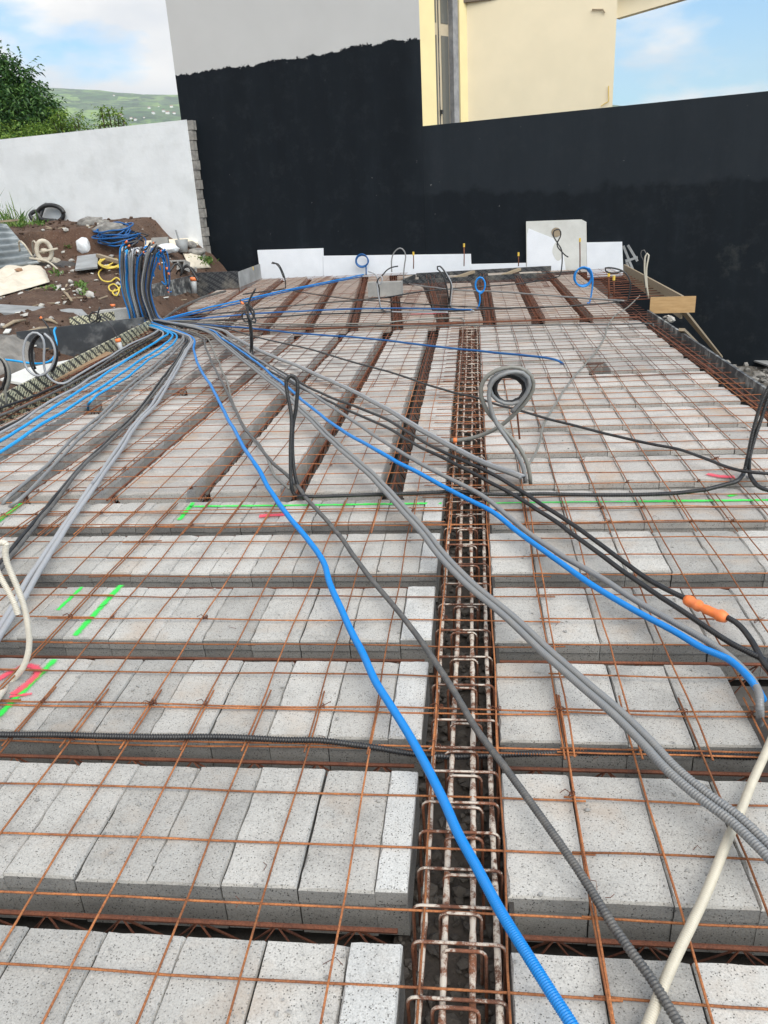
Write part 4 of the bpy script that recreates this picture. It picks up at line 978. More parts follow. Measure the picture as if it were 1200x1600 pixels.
conduit('small blue conduit loop standing beside the cage end', [G(735, 485, .05), V(746, 482, Y), V(750, 470, Y), V(749, 460, Y)]+circ(750, 446, 8, 13, -80, 2.1, Y, .3, dy=.015), .0155, 'blue')
Y = G(921, 474).y
conduit('blue conduit coil hanging on its stem left of the plank', [G(918, 474, .03), V(921, 472, Y), V(925, 450, Y), V(926, 432, Y), V(922, 420, Y)]+circ(912, 433, 13, 16, 50, 3.0, Y, -.6, dy=.015), .0155, 'blue')
Y = G(1013, 465).y
conduit('beige conduit bent double outside the far right board', [V(1013, 467, Y), V(1010, 445, Y), V(1010, 420, Y), V(1014, 400, Y), V(1012, 396, Y), V(1008, 402, Y), V(1007, 425, Y), V(1009, 450, Y)], .0165, 'beige')
conduit('dark thin conduit looped beside the beige one outside the board', [V(1012, 467, Y+.03), V(1007, 440, Y+.03), V(1006, 410, Y+.03), V(1002, 402, Y+.03), V(1001, 394, Y+.03), V(1006, 390, Y+.03), V(1010, 398, Y+.03)], .009, 'dark_grey')
conduit('thin grey conduit snaking from the plank to the grey loops', fl([(1000, 462), (981, 480), (962, 492), (950, 510), (944, 530), (926, 556), (905, 580), (882, 608), (862, 640), (850, 664), (844, 690), (836, 712), (828, 726)], .011, .035), .011, 'olive')
# near horizontal and right-edge conduits
conduit('black corrugated conduit lying across the foreground blocks', fl([(-40, 1142), (0, 1146), (80, 1147), (150, 1149), (250, 1151), (350, 1152), (440, 1157), (500, 1158), (560, 1166, .024), (600, 1172, .012), (640, 1179, .002), (700, 1184, -.004), (760, 1182, -.004), (830, 1180, .0), (950, 1177, .002), (1060, 1177, .002), (1130, 1182, .0), (1190, 1182, .01), (1250, 1165, .04)], .0135, .028), .0135, 'black')
conduit('beige corrugated conduit curving down the right foreground', fl([(1225, 1120), (1202, 1168), (1180, 1215), (1160, 1268), (1145, 1305), (1122, 1360), (1085, 1442), (1052, 1510), (1032, 1560), (1012, 1610), (995, 1660)], .0165, .022), .0165, 'beige')

# ---------------------------------------------------------------- white panels and other things at the back of the slab
YP = YB-.09
def panel(label, pxs, mat='poly', th=.06):
    P = [W(x, y, YP) for x, y in pxs]; mb = MB(); mb.prism(P, un*th)
    o = mb.build('insulation_panel', M[mat]); return tag(o, label, 'insulation panel', 'white panels along the black wall')
panel('leftmost white insulation panel, the tall end of the low strip', [(408, 440), (505, 436), (504, 388), (402, 391)])
panel('long low white insulation panel between the left end and the trough', [(505.6, 436), (736, 424), (735, 397), (504.8, 400)])
panel('thin lowest white strip left of the tall panel', [(736.6, 424), (822, 422), (821.5, 411), (735.6, 413)])
tp = panel('tallest off-white panel with a round hole and a taped blue-white sheet', [(822.6, 428), (917, 425), (916, 347), (908, 343), (822, 346)], 'board_white')
P = [W(x, y, YP-.004) for x, y in [(823.5, 424), (884, 422), (880, 396), (864, 372), (826, 357), (823.5, 366)]]; mb = MB(); mb.prism(P, un*.003); mb.build('taped_sheet', M['poly'], tp)
P = [W(869+7.5*math.cos(i*.35), 363+7.5*math.sin(i*.35), YP-.009) for i in range(18)]; mb = MB(); mb.prism(P, un*.004); mb.build('hole_patch', M['old_wood'], tp)
P = [W(872+9*math.cos(i*.35), 392+13*math.sin(i*.35)*(1-.2*math.cos(i*.7)), YP-.006) for i in range(18)]; mb = MB(); mb.prism(P, un*.001); mb.build('brown_stain', M['board_white'], tp)
panel('rightmost white insulation panel beside the leaning metal bracket', [(917.6, 434), (974, 431), (972, 378), (916.6, 379)])

# black formwork trough
tr_ = empty('formwork_trough', G(760, 432), label='long black printed formwork trough with two timber braces at slab edge', cat='formwork')
def tpart(a, b, z0, z1, th, name, mat):
    d = (b-a).normalized(); n = Vector((-d.y, d.x, 0)); mb = MB()
    mb.prism([Vector((a.x, a.y, z0)), Vector((b.x, b.y, z0)), Vector((b.x, b.y, z1)), Vector((a.x, a.y, z1))], n*th)
    o = mb.build(name, M[mat], tr_); o.data.transform(Matrix.Translation(-tr_.location)); return o
fa_, fb_ = G(627, 443, 0), G(900, 428, 0)
tpart(fa_, fb_, -.15, .06, .03, 'front_board', 'film_dark')
ra_, rb_ = fa_+un*1.15, fb_+un*1.15
tpart(ra_, rb_, -.15, .08, .03, 'rear_board', 'film_dark')
tpart(ra_+un*-1.05+ux*.0, ra_-un*.05, -.15, .06, .03, 'end_board', 'film_dark')
for t in (.30, .58):
    a = fa_.lerp(fb_, t)+un*.05; b = ra_.lerp(rb_, t+.05)-un*.04; mb = MB(); mb.bar(a+Vector((0, 0, .04)), b+Vector((0, 0, .05)), .07, .05)
    o = mb.build('brace', M['old_wood'], tr_); o.data.transform(Matrix.Translation(-tr_.location))

def pin(label, px0, py0, py1, Y, cap=True):
    b = V(px0, py0, Y); t = V(px0, py1, Y); mb = MB(); mb.tube([b, b.lerp(t, .5)+Vector((.004, 0, 0)), t], .011, 6)
    o = mb.build('rebar_pin', M['far_rust'], smooth=True); tag(o, label, 'rebar pin', 'upright pins with yellow caps')
    if cap:
        mb = MB(); mb.tube([t, t+Vector((0, 0, .07))], .02, 7); mb.build('cap', M['yellow_cap'], o)
    return o
for px, a, b, Yp, lb in ((646, 420, 399, 17.3, 'rusty upright pin before the middle white panel, leftmost of four'), (725, 416, 386, 17.2, 'tallest yellow-capped pin behind the trough'), (810, 416, 400, 17.0, 'yellow-capped pin left of the tall white panel'), (906, 428, 378, 16.3, 'rusty pin standing against the tall white panel'),
        (951, 468, 432, 12.6, 'rusty pin beside the hooked black conduit'), (959, 468, 438, 12.5, 'yellow-capped pin beside the hooked black conduit'), (395, 440, 422, 17.6, 'small pin at the far left slab corner')):
    pin(lb, px, a, b, Yp)

# loose concrete block on the far bay
def hblock(label, c, d, rz, mat='concrete', holes=2, name='concrete_block'):
    e = empty(name, c, rz, label, 'concrete block'); t = .03; mb = MB()
    mb.box((0, d[1]/2-t/2, d[2]/2), (d[0], t, d[2])); mb.box((0, -d[1]/2+t/2, d[2]/2), (d[0], t, d[2]))
    mb.build('side_wall', M[mat], e)
    for i in range(holes+1):
        x = -d[0]/2+t/2+(d[0]-t)*i/holes; mb = MB(); mb.box((x, 0, d[2]/2), (t, d[1]-2*t-.004, d[2]-.004)); mb.build('web', M[mat], e)
    return e
p = G(602, 466); 
e = hblock('single grey concrete block standing loose on the far bay', (p.x, p.y+.1, .02), (.58, .2, .24), -.05); 
mb = MB(); mb.box((0, 0, .235), (.515, .136, .012)); mb.build('top_shell', M['concrete'], e)

# metal bracket leaning at the right end
br = empty('metal_bracket', V(985, 420, 16.6), label='bent grey metal bracket leaning right of the rightmost panel', cat='bracket')
for a, b, w_ in (((974, 384), (990, 424), .05), ((981, 383), (996, 408), .06), ((978, 408), (996, 402), .09), ((979, 405), (983, 424), .05)):
    mb = MB(); mb.bar(V(a[0], a[1], 16.6)-br.location, V(b[0], b[1], 16.55)-br.location, w_, .04); mb.build('channel', M['metal_board'], br)

# ---------------------------------------------------------------- formwork boards
def board(label, a, b, z0, z1, th, mat, name='formwork_board', za=None, zb=None, cat='formwork board', grp='boards edging the slab', cleats=True):
    a, b = Vector((a[0], a[1], 0)), Vector((b[0], b[1], 0)); d = (b-a).normalized(); n = Vector((-d.y, d.x, 0)); mb = MB()
    mb.prism([Vector((a.x, a.y, z0)), Vector((b.x, b.y, z0)), Vector((b.x, b.y, zb or z1)), Vector((a.x, a.y, za or z1))], n*th)
    return tag(mb.build(name, M[mat]), label, cat, grp)
lf = board('pale printed film-faced formwork board along the left slab edge', (-4.08, 4.9), (-4.60, 11.25), -.3, .14, .025, 'film_yellow')
board('grey scuffed formwork board along the right slab edge', (2.31, 3.2), (2.27, 11.0), -.35, .045, -.025, 'film_grey')
pb = [G(243, 472, .0), G(305, 455, .0), G(374, 452, .0), G(409, 437, .0)]
board('scuffed formwork board behind the hanging bundle', pb[0], pb[1], -.2, .32, .025, 'film_grey')
board('dark patterned formwork board right of the orange-collared pipe', pb[1]+Vector((.03, 0, 0)), pb[2], -.2, .36, .025, 'film_dark')
board('plain grey formwork board meeting the leftmost white panel', pb[2]+Vector((.03, .02, 0)), pb[3], -.2, .34, .025, 'metal_board')
a, b = TM(62, 553), G(238, 517, 0)
board('black film board standing behind the printed left formwork', (-6.15, 10.35), (-4.74, 11.35), -.3, .17, .025, 'film_black')
board('second pale printed board behind the black film board', (-5.9, 11.4), (-5.15, 12.2), -.1, .2, .025, 'film_yellow')
mb = MB(); mb.prism([G(80, 597, .03), G(176, 551, .03), G(150, 546, .05), G(78, 576, .05)], Vector((0, .03, -.02)))
tag(mb.build('plywood_sheet', M['brown_ply']), 'brown plywood sheet lying between printed board and black board', 'plywood')
mb = MB(); mb.prism([TM(0, 592, .06), TM(60, 603, .06), TM(140, 556, .1), TM(40, 575, .16)], Vector((0, 0, -.03)))
tag(mb.build('plywood_sheet', M['board_white']), 'pale sheet tilted behind the standing coils at left', 'plywood')
# timber at the right
pl = board('new yellow plank standing across the right slab corner', (2.30, 10.98), (2.86, 10.93), .0, .205, .03, 'wood', 'plank', cat='plank')
board('long timber board closing the far right slab edge', (2.72, 11.1), (2.92, 16.6), -.1, .195, -.03, 'old_wood', 'plank', cat='plank', zb=.13)
mb = MB(); mb.bar(Vector((2.75, 11.05, .0)), TM(1128, 560, .05), .07, .035); tag(mb.build('timber_brace', M['old_wood']), 'long slanting timber brace under the yellow plank', 'timber')
mb = MB(); mb.bar(TM(1065, 515, .5), TM(1098, 545, .15), .06, .03); tag(mb.build('timber_brace', M['old_wood']), 'shorter timber brace behind the long slanting one', 'timber')
mb = MB(); mb.bar(TM(1098, 548, .12), TM(1152, 563, .06), .10, .04); tag(mb.build('timber_offcut', M['wood']), 'orange timber offcut lying on the rubble by the brace', 'timber')
mb = MB(); mb.bar(TM(1140, 548, .1), TM(1215, 572, .1), .28, .03); tag(mb.build('plank', M['metal_board']), 'grey weathered board lying on the rubble at right', 'plank')
mb = MB(); rr = random.Random(2)
for i in range(7): rock(mb, V(1040+rr.uniform(-9, 9), 497+rr.uniform(-3, 4), 10.9+rr.uniform(-.1, .1)), rr.uniform(.03, .06), rr)
tag(mb.build('cement_lump', M['pale_stone']), 'crumpled pale lump hanging below the yellow plank', 'lump')

# rubble on the right, stones on the left slope
mb = MB(); rr = random.Random(9)
for i in range(2600):
    x = rr.uniform(2.5, 8.2); y = rr.uniform(7, 17.3); s = .018+.10*rr.random()**3.5
    if y > YB-SL*x-.1: continue
    rock(mb, (x, y, T(x, y)+.08*nz((x, y, 0), .9, 3)+s*.35), s, rr)
tag(mb.build('rubble', M['stone']), 'grey stone rubble below the right slab edge', 'rubble', kind='stuff')
mb = MB()
for i in range(2300):
    x = rr.uniform(-14, -5.2); y = rr.uniform(6.5, 20); s = .012+.055*rr.random()**4
    if y > YW-SL*x-.1: continue
    rock(mb, (x, y, T(x, y)+.10*nz((x, y, 0), .9, 3)+.055*nz((x, y, 0), 2.7, 5)+s*.35), s, rr)
tag(mb.build('stones', M['earth_crumb']), 'small stones and clods on the brown earth slope', 'stones', kind='stuff')
mb = MB()
for i in range(330):
    x = rr.uniform(-13, -5.3); y = rr.uniform(7, 18.5); s = .02+.06*rr.random()**3
    if y > YW-SL*x-.1: continue
    rock(mb, (x, y, T(x, y)+.10*nz((x, y, 0), .9, 3)+.055*nz((x, y, 0), 2.7, 5)+s*.4), s, rr)
tag(mb.build('stones', M['pale_stone']), 'scattered pale stones and broken mortar on the earth slope', 'stones', kind='stuff')

for mt, n_, nm, lb in (('old_wood', 120, 'wood_splinters', 'splinters and bits of scrap wood on the earth slope'), ('board_white', 70, 'plaster_scraps', 'pale scraps of board and plaster on the earth slope')):
    mb = MB()
    for i in range(n_):
        x = rr.uniform(-11.5, -5.3); y = rr.uniform(7, 17.5); a = rr.uniform(0, 3.14); l_ = rr.uniform(.05, .35)*(1 if nm[0] == 'w' else .5)
        z = T(x, y)+.10*nz((x, y, 0), .9, 3)+.055*nz((x, y, 0), 2.7, 5)+.015
        mb.box((x, y, z), (l_, rr.uniform(.02, .05) if nm[0] == 'w' else l_*.7, .015), Matrix.Rotation(a, 3, 'Z') @ Matrix.Rotation(rr.uniform(-.35, .35), 3, 'Y'))
    tag(mb.build(nm, M[mt]), lb, 'scraps', kind='stuff')
# ---------------------------------------------------------------- things on the left slope
def onT(px, py, dz=.02): return TM(px, py, dz)
def depth_of(p): return p.y
# corrugated sheet
YS = 12.6
def corrug(label, c00, c10, c11, c01, n, amp, mat):
    vs = []; fs = []; nu, nv = 4, n*8
    for j in range(nv+1):
        for i in range(nu+1):
            u, v = i/nu, j/nv; p = c00.lerp(c10, u).lerp(c01.lerp(c11, u), v); nrm = (c10-c00).cross(c01-c00).normalized()
            vs.append(p+nrm*amp*math.sin(v*n*2*math.pi))
    k = nu+1; fs = [(j*k+i, j*k+i+1, (j+1)*k+i+1, (j+1)*k+i) for j in range(nv) for i in range(nu)]
    o = link('corrugated_sheet', mesh('corrugated_sheet', vs, fs, M[mat], True)); sm_ = o.modifiers.new('thick', 'SOLIDIFY'); sm_.thickness = .004
    return tag(o, label, 'metal sheet')
q = onT(30, 415); Yq = q.y
corrug('grey corrugated metal sheet leaning at the left edge', V(-45, 428, Yq-.5), V(62, 412, Yq-.45), V(10, 350, Yq+.3), V(-45, 346, Yq+.25), 7, .05, 'zinc')
mb = MB(); a, b = V(-40, 350, Yq+.5), V(24, 344, Yq+.6); mb.bar(a, b, .3, .04); tag(mb.build('plank', M['old_wood']), 'weathered plank lying on top of the corrugated sheet', 'plank')
# beige tarp
def cloth(label, pxs, mat, name, hgt=.1, nu=14, nv=8, cat='tarp', seed=1):
    a, b, c, d = pxs; vs = []; rr_ = seed
    for j in range(nv+1):
        for i in range(nu+1):
            u, v = i/nu, j/nv
            px = lerp(lerp(a[0], b[0], u), lerp(d[0], c[0], u), v); py = lerp(lerp(a[1], b[1], u), lerp(d[1], c[1], u), v)
            p = onT(px, py, .03); h = hgt*(math.sin(math.pi*u)**.5 if 0 < u < 1 else 0)*(math.sin(math.pi*v)**.5 if 0 < v < 1 else 0)
            p.z += h*(.7+.9*nz((u*6, v*5, rr_), 1, seed)); p.y += .04*nz((u*7, v*7, 3), 1, seed); vs.append(p)
    k = nu+1; fs = [(j*k+i, j*k+i+1, (j+1)*k+i+1, (j+1)*k+i) for j in range(nv) for i in range(nu)]
    o = link(name, mesh(name, vs, fs, M[mat], True)); s_ = o.modifiers.new('t', 'SOLIDIFY'); s_.thickness = .012; return tag(o, label, cat)
M['tarp'] = simple('cream_cloth', (.70, .63, .52), (.56, .5, .4), 4, .9, 30, .3)
M['grey_tarp'] = simple('grey_stone_slab', (.26, .24, .215), (.15, .14, .125), 5, .95, 25, .7)
M['sack'] = simple('white_sack', (.78, .79, .80), (.6, .62, .64), 9, .8, 30, .3)
cloth('crumpled cream tarp lying below the corrugated sheet', [(-30, 470), (78, 440), (66, 412), (-30, 425)], 'tarp', 'tarp', .16, seed=4)
cloth('grey dirty slab of stone lying at the left edge before black board', [(-40, 590), (58, 580), (52, 525), (-40, 520)], 'grey_tarp', 'stone_slab', .12, cat='stone slab', seed=8)
cloth('pale yellow empty sack draped by the black wall corner', [(296, 420), (330, 418), (316, 396), (286, 396)], 'tarp', 'empty_sack', .1, cat='sack', seed=6)
mb = MB(); rock(mb, onT(30, 422, .15), .1, random.Random(4)); tag(mb.build('clay_pot', simple('terracotta', (.34, .2, .12), None, 5, .9)), 'brown rounded lump resting on the cream tarp', 'lump')
# wheelbarrow, upside down
wb0 = onT(70, 418); Yw = wb0.y
wb = empty('wheelbarrow', wb0, label='old cream wheelbarrow tipped upside down on the slope', cat='wheelbarrow')
def wpt(px, py, dy=0): return V(px, py, Yw+dy)-wb.location
M['old_white'] = simple('dirty_cream_paint', (.52, .47, .38), (.38, .33, .26), 8, .8, 40, .3)
M['dark_steel'] = simple('dark_steel', (.04, .04, .045), (.08, .07, .06), 6, .7, 30, .2)
mb = MB(); c = wpt(69, 392); pts = [c+Vector((.15*math.cos(i*math.pi/10)*.8, .06*math.cos(i*math.pi/10), .19*math.sin(i*math.pi/10))) for i in range(21)]
mb.tube(pts, .045, 8, caps=False); mb.build('tyre', M['old_white'], wb, True)
mb = MB(); mb.tube([c+Vector((-.02, -.05, 0)), c+Vector((.02, .06, 0))], .05, 10); mb.tube([c+Vector((-.1, -.06, -.02)), c+Vector((.3, -.02, .03))], .022, 7); mb.build('hub', M['old_white'], wb, True)
mb = MB(); mb.prism([wpt(44, 420), wpt(100, 434), wpt(118, 430), wpt(94, 414), wpt(60, 410)], Vector((.03, .5, .02))); mb.build('tray', M['dark_steel'], wb)
mb = MB(); mb.prism([wpt(48, 412, .1), wpt(90, 416, .1), wpt(86, 402, .3), wpt(56, 402, .3)], Vector((0, .2, -.05))); mb.build('tray_bottom', M['old_white'], wb)
for pts in ([wpt(52, 403, -.05), wpt(38, 382, -.1), wpt(30, 377, -.05), wpt(31, 392, .1)], [wpt(60, 400, .3), wpt(56, 380, .3), wpt(51, 378, .35), wpt(52, 398, .5)]):
    mb = MB(); mb.tube(spline(pts, .05), .018, 7); mb.build('leg', M['old_white'], wb, True)
for pts in ([wpt(46, 403, -.1), wpt(75, 409, -.1), wpt(100, 428, -.1), wpt(142, 444, -.2)], [wpt(60, 402, .3), wpt(90, 420, .2), wpt(112, 440, .0), wpt(118, 450, -.1)]):
    mb = MB(); mb.tube(spline(pts, .05), .02, 7); mb.build('handle', M['old_white'], wb, True)
# boards on the soil
def slab4(label, pxs, th, mat, name='board', dz=.06, cat='board'):
    mb = MB(); mb.prism([onT(x, y, dz) for x, y in pxs], Vector((0, .01, -th))); return tag(mb.build(name, M[mat]), label, cat)
slab4('square grey board lying on the slope left of the yellow hose', [(117, 421), (152, 417), (153, 396), (121, 400)], .03, 'metal_board', dz=.12)
slab4('long grey plank lying across the foot of the slope', [(-20, 487), (140, 495), (128, 483), (-20, 474)], .04, 'metal_board', 'plank', cat='plank', dz=.08)
slab4('pale beam lying at the foot of the white wall', [(226, 388), (309, 379), (306, 371), (226, 376)], .06, 'tarp', 'timber', cat='timber', dz=.05)
mb = MB(); mb.bar(onT(153, 399, .15), onT(188, 410, .15), .08, .06); tag(mb.build('timber', M['old_wood']), 'pale timber running from grey board behind the bundle', 'timber')
rr = random.Random(12)
for i, (a, b, lb) in enumerate((((0, 528), (55, 535), 'thin pale stick above the grey stone slab'), ((5, 512), (40, 500), 'short curved offcut at the left edge under the long plank'), ((30, 522), (95, 512), 'splintered pale stick left of the black board'), ((70, 500), (90, 506), 'short stub of wood right of the orange-ended conduit'), ((98, 455), (112, 470), 'stick lying on the slope below the wheelbarrow'))):
    mb = MB(); P = [onT(*a, .03), (onT(*a, .03)+onT(*b, .03))/2+Vector((0, 0, .03)), onT(*b, .03)]; mb.tube(P, .025, 6, radii=[.02, .028, .018]); tag(mb.build('stick', M['old_wood'], smooth=True), lb, 'stick', 'scrap wood on the slope')
# white bag
def lump(name, label, c, d, mat, cat, seed=0, rough=.12, sub=3):
    bm = bmesh.new(); bmesh.ops.create_icosphere(bm, subdivisions=sub, radius=1); vs = []
    for v in bm.verts:
        k = 1+rough*nz(v.co, 2.2, seed)+rough*.5*nz(v.co, 5, seed+3); z = v.co.z
        vs.append(Vector((v.co.x*d[0]/2*k, v.co.y*d[1]/2*k, max(-.42, z*.5)*d[2]*k+d[2]*.42))+Vector(c))
    fs = [tuple(v.index for v in f.verts) for f in bm.faces]; bm.free()
    return tag(link(name, mesh(name, vs, fs, M[mat], True)), label, cat)
p = onT(133, 397); lump('sack', 'small white full sack standing left of the blue conduit pile', p, (.3, .26, .36), 'sack', 'sack', 3, .25)
p = onT(262, 396); lump('sack', 'white and blue bag lying behind the bundle near the wall', p, (.5, .3, .22), 'sack', 'sack', 5, .25)
p = onT(218, 402); lump('sack', 'white crumpled bag just behind the top of the bundle', p, (.4, .3, .2), 'sack', 'sack', 8, .3)
for px, py, d_, lb in ((172, 366, (.7, .3, .26), 'long grey broken masonry lump on the bank, right one'), (147, 356, (.7, .3, .24), 'grey broken masonry lump on the bank by the hose')):
    lump('masonry_lump', lb, onT(px, py, -.08), d_, 'stone', 'masonry', px, .45)
# conduit pile
def pile(label, cpx, n, mat, seed, rx=.5, ry=.3):
    rr = random.Random(seed); c = onT(*cpx, .03); pts = []
    for i in range(n*12):
        a = i*2*math.pi/12; k = .72+.3*rr.random()*.6+.2*math.sin(i*.13+seed); pts.append(c+Vector((rx*k*math.cos(a)+.06*math.sin(i*.21), ry*k*math.sin(a), .04+.0022*i*(1+.3*math.sin(i*.37))+.03*rr.random()+(.075+.03*math.sin(i*.31))*(1+math.sin(a)))))
    mb = MB(); mb.tube(spline(pts, .05), .016, 6); return tag(mb.build('conduit_coil', M[mat], smooth=True), label, 'conduit coil', 'coiled conduit heaped before the white wall')
pile('heap of dark blue coiled conduit before the white wall', (186, 388), 10, 'deep_blue', 1, .46, .3)
pile('black coiled conduit tangled into the dark blue heap', (192, 390), 7, 'black', 2, .44, .3)
conduit('stray black conduit end sticking up from the blue heap', [onT(195, 386, .25), onT(205, 384, .4), V(222, 372, 17.0), V(232, 368, 17.0), V(226, 366, 17.0), V(212, 362, 17.0)], .016, 'black', corr=False)
conduit('stray blue conduit end arching right of the blue heap', [onT(190, 384, .25), V(200, 367, 17.0), V(214, 366, 17.0), V(226, 373, 17.0), V(227, 382, 16.8)], .016, 'deep_blue', corr=False)
# yellow hose
P = []; rr = random.Random(31)
for i in range(9):
    for k in range(8):
        a = k*math.pi/4; P.append(onT(172+16*math.cos(a)+rr.uniform(-3, 3), 412-1.0+7*math.sin(a)+rr.uniform(-2, 2), .06+.01*i))
for px in ((160, 420), (154, 428), (160, 438), (172, 440), (182, 434), (190, 442), (185, 452), (174, 455), (170, 448), (178, 444), (186, 452), (182, 462), (176, 458), (180, 452)): P.append(onT(*px, .05))
mb = MB(); mb.tube(spline(P, .05), .014, 6); tag(mb.build('hose', M['yellow'], smooth=True), 'tangled yellow hose left of the hanging bundle', 'hose')
# black hose on the bank
q = W(70, 342, YW-.25); q.z -= .1
P = []
for i in range(22): a = i*2*math.pi/16; P.append(q+Vector((.18+.33*math.cos(a)-.004*i, .02*i*.3, .20+.20*math.sin(a))))
P += [q+Vector((-.2, .0, .05)), q+Vector((-.35, 0, .2)), q+Vector((-.2, .05, .28)), q+Vector((-.08, 0, .1)), q+Vector((.3, -.05, .04))]
mb = MB(); mb.tube(spline(P, .05), .05, 8); tag(mb.build('hose', M['black'], smooth=True), 'thick black hose loop leaning on the white wall', 'hose')
# blocks, bucket, stones near the corner
p = onT(252, 386); hblock('small grey hollow block below the white wall end', p, (.34, .2, .2), .2, 'concrete', 2, 'hollow_block')
p = onT(281, 418); e = hblock('grey three-celled hollow block lying on its side by the formwork', p, (.5, .2, .2), -.25, 'concrete', 3, 'hollow_block'); e.rotation_euler = (RAD(70), 0, -.25)
p = onT(310, 434); hblock('grey hollow block partly hidden behind scuffed formwork', p+Vector((-.35, .3, 0)), (.45, .2, .2), .3, 'concrete', 3, 'hollow_block')
p = onT(286, 394)
bk = empty('bucket', p, label='grey metal bucket with a stick below the white wall corner', cat='bucket'); mb = MB(); mb.tube([Vector((0, 0, 0)), Vector((0, 0, .26))], .1, 14, radii=[.1, .14]); mb.build('body', M['metal_board'], bk, True)
mb = MB(); mb.tube([Vector((-.03, 0, .1)), Vector((-.1, .02, .46))], .02, 6); mb.build('stick', M['metal_board'], bk)
for i, (x, y, s, lb) in enumerate(((300, 384, .16, 'brown stone on top of the pile at the wall corner'), (307, 394, .22, 'large grey stone at the white wall corner'), (316, 402, .17, 'dark stone lowest at the wall corner'), (55, 400, .1, 'brown stone behind the wheelbarrow'), (110, 440, .07, 'reddish stone on the slope'), (125, 456, .09, 'pale broken stone right on the slope'), (138, 460, .08, 'pale broken stone nearest the yellow hose'))):
    mb = MB(); rock(mb, onT(x, y, s*.3), s, random.Random(40+i)); bmx = mb.build('stone', M['stone' if i < 4 else 'pale_stone'], bevel=s*.12); tag(bmx, lb, 'stone', 'separate stones on the slope')
# concrete box
p = onT(180, 512); p = G(180, 514, .0)+Vector((-.15, .55, 0))
mb = MB(); mb.prism([Vector((-.33, -.12, -.1)), Vector((.27, -.12, -.1)), Vector((.33, -.12, .24)), Vector((-.32, -.12, .21))], Vector((.02, .22, 0)))
o = mb.build('concrete_chunk', M['cut_block']); o.location = p; tag(o, 'pale square concrete chunk at the foot of the bundle', 'concrete')
# pvc stubs
def stub(label, base, top, r, collar=True, extra=None, mat='pvc'):
    e = empty('pipe_stub', base, label=label, cat='pipe', group='grey pipe stubs with orange collars'); d = top-base
    mb = MB(); mb.tube([Vector((0, 0, 0)), d], r, 10); mb.build('pipe', M[mat], e, True)
    if collar:
        mb = MB(); mb.tube([d*.82, d*1.04], r*1.2, 10); mb.build('collar', M['orange'], e, True)
    return e
Y = G(191, 552).y
stub('grey pipe stub against the printed formwork with a thin black conduit', V(191, 553, Y), V(184, 530, Y), .03, True)
conduit('thin black conduit arching from the pipe stub to the small ring', [V(184, 530, Y), V(178, 515, Y+.1), V(168, 502, Y+.3), V(158, 495, Y+.5), V(150, 500, Y+.5), V(142, 505, Y+.5), V(138, 496, Y+.5), V(144, 488, Y+.5), V(154, 490, Y+.5), V(157, 500, Y+.5), V(150, 505, Y+.5), V(153, 490, Y+.5), V(156, 480, Y+.5)], .013, 'black', tape=[(.985, .06)])
Y = G(303, 458).y
stub('grey pipe stub with orange collar before the scuffed formwork', V(304, 458, Y), V(302, 434, Y), .055)
conduit('black conduit arching over into the orange-collared pipe stub', [V(303, 434, Y), V(304, 424, Y), V(298, 418, Y), V(288, 418, Y+.1), V(278, 424, Y+.3), V(272, 436, Y+.4)], .02, 'black')
Y = 13.2
stub('thin grey pipe stub left of the bundle near the concrete chunk', V(178, 492, Y), V(176, 476, Y), .035)
Y = G(84, 545).y
conduit('black conduit with orange end standing behind the left coil', [V(84, 545, 9.6), V(82, 528, 9.6), V(76, 512, 9.6), V(66, 498, 9.6), V(61, 494, 9.6)], .016, 'black', tape=[(.97, .08)])
conduit('blue conduit running across the pit to the left edge', [V(87, 512, 9.8), V(84, 518, 9.7), V(88, 535, 9.65), V(86, 555, 9.5), V(75, 566, 9.3), V(50, 568, 9.0), V(15, 563, 9.0), V(-20, 560, 9.0)], .018, 'sky_blue', corr=False)
conduit('black conduits coiled behind the scuffed formwork board', [V(265, 425, 15.5), V(275, 412, 15.6), V(284, 420, 15.6), V(282, 432, 15.6), V(290, 415, 15.6), V(298, 420, 15.6), V(310, 440, 15.5)], .03, 'black', corr=False)

# ---------------------------------------------------------------- vegetation
def leaf_mat(name, a, b_, c_):
    m, nt, b, N, L = newmat(name); oi = N('ShaderNodeNewGeometry')
    col = ramp(nt, oi.outputs['Random Per Island'], [(.1, a), (.5, b_), (.9, c_)])
    L(col, b.inputs['Base Color']); b.inputs['Roughness'].default_value = .5
    tl = N('ShaderNodeBsdfTranslucent'); L(col, tl.inputs[0]); ms = N('ShaderNodeMixShader'); ms.inputs[0].default_value = .3
    L(b.outputs[0], ms.inputs[1]); L(tl.outputs[0], ms.inputs[2]); L(ms.outputs[0], nt.nodes['Material Output'].inputs[0]); return m
M['leaf_dark'] = leaf_mat('dark_green_leaves', (.018, .06, .014), (.05, .13, .025), (.11, .21, .045))
M['leaf_light'] = leaf_mat('yellow_green_leaves', (.08, .17, .02), (.18, .30, .04), (.28, .38, .07))
M['grass'] = leaf_mat('grass_blades', (.05, .12, .02), (.1, .2, .035), (.2, .27, .07))
M['bark'] = simple('bark', (.12, .09, .065), (.07, .05, .035), 8, .95, 30, .6)
def leaf(mb, p, ln, w_, d, rr, droop=.3):
    d = d.normalized(); s = d.cross(Vector((rr.gauss(0, .4), rr.gauss(0, .4), 1))).normalized()*w_/2
    m = p+d*ln*.5; e = p+d*ln-Vector((0, 0, droop*ln)); mb.add([p, m-s, e, m+s], [(0, 1, 2, 3)])
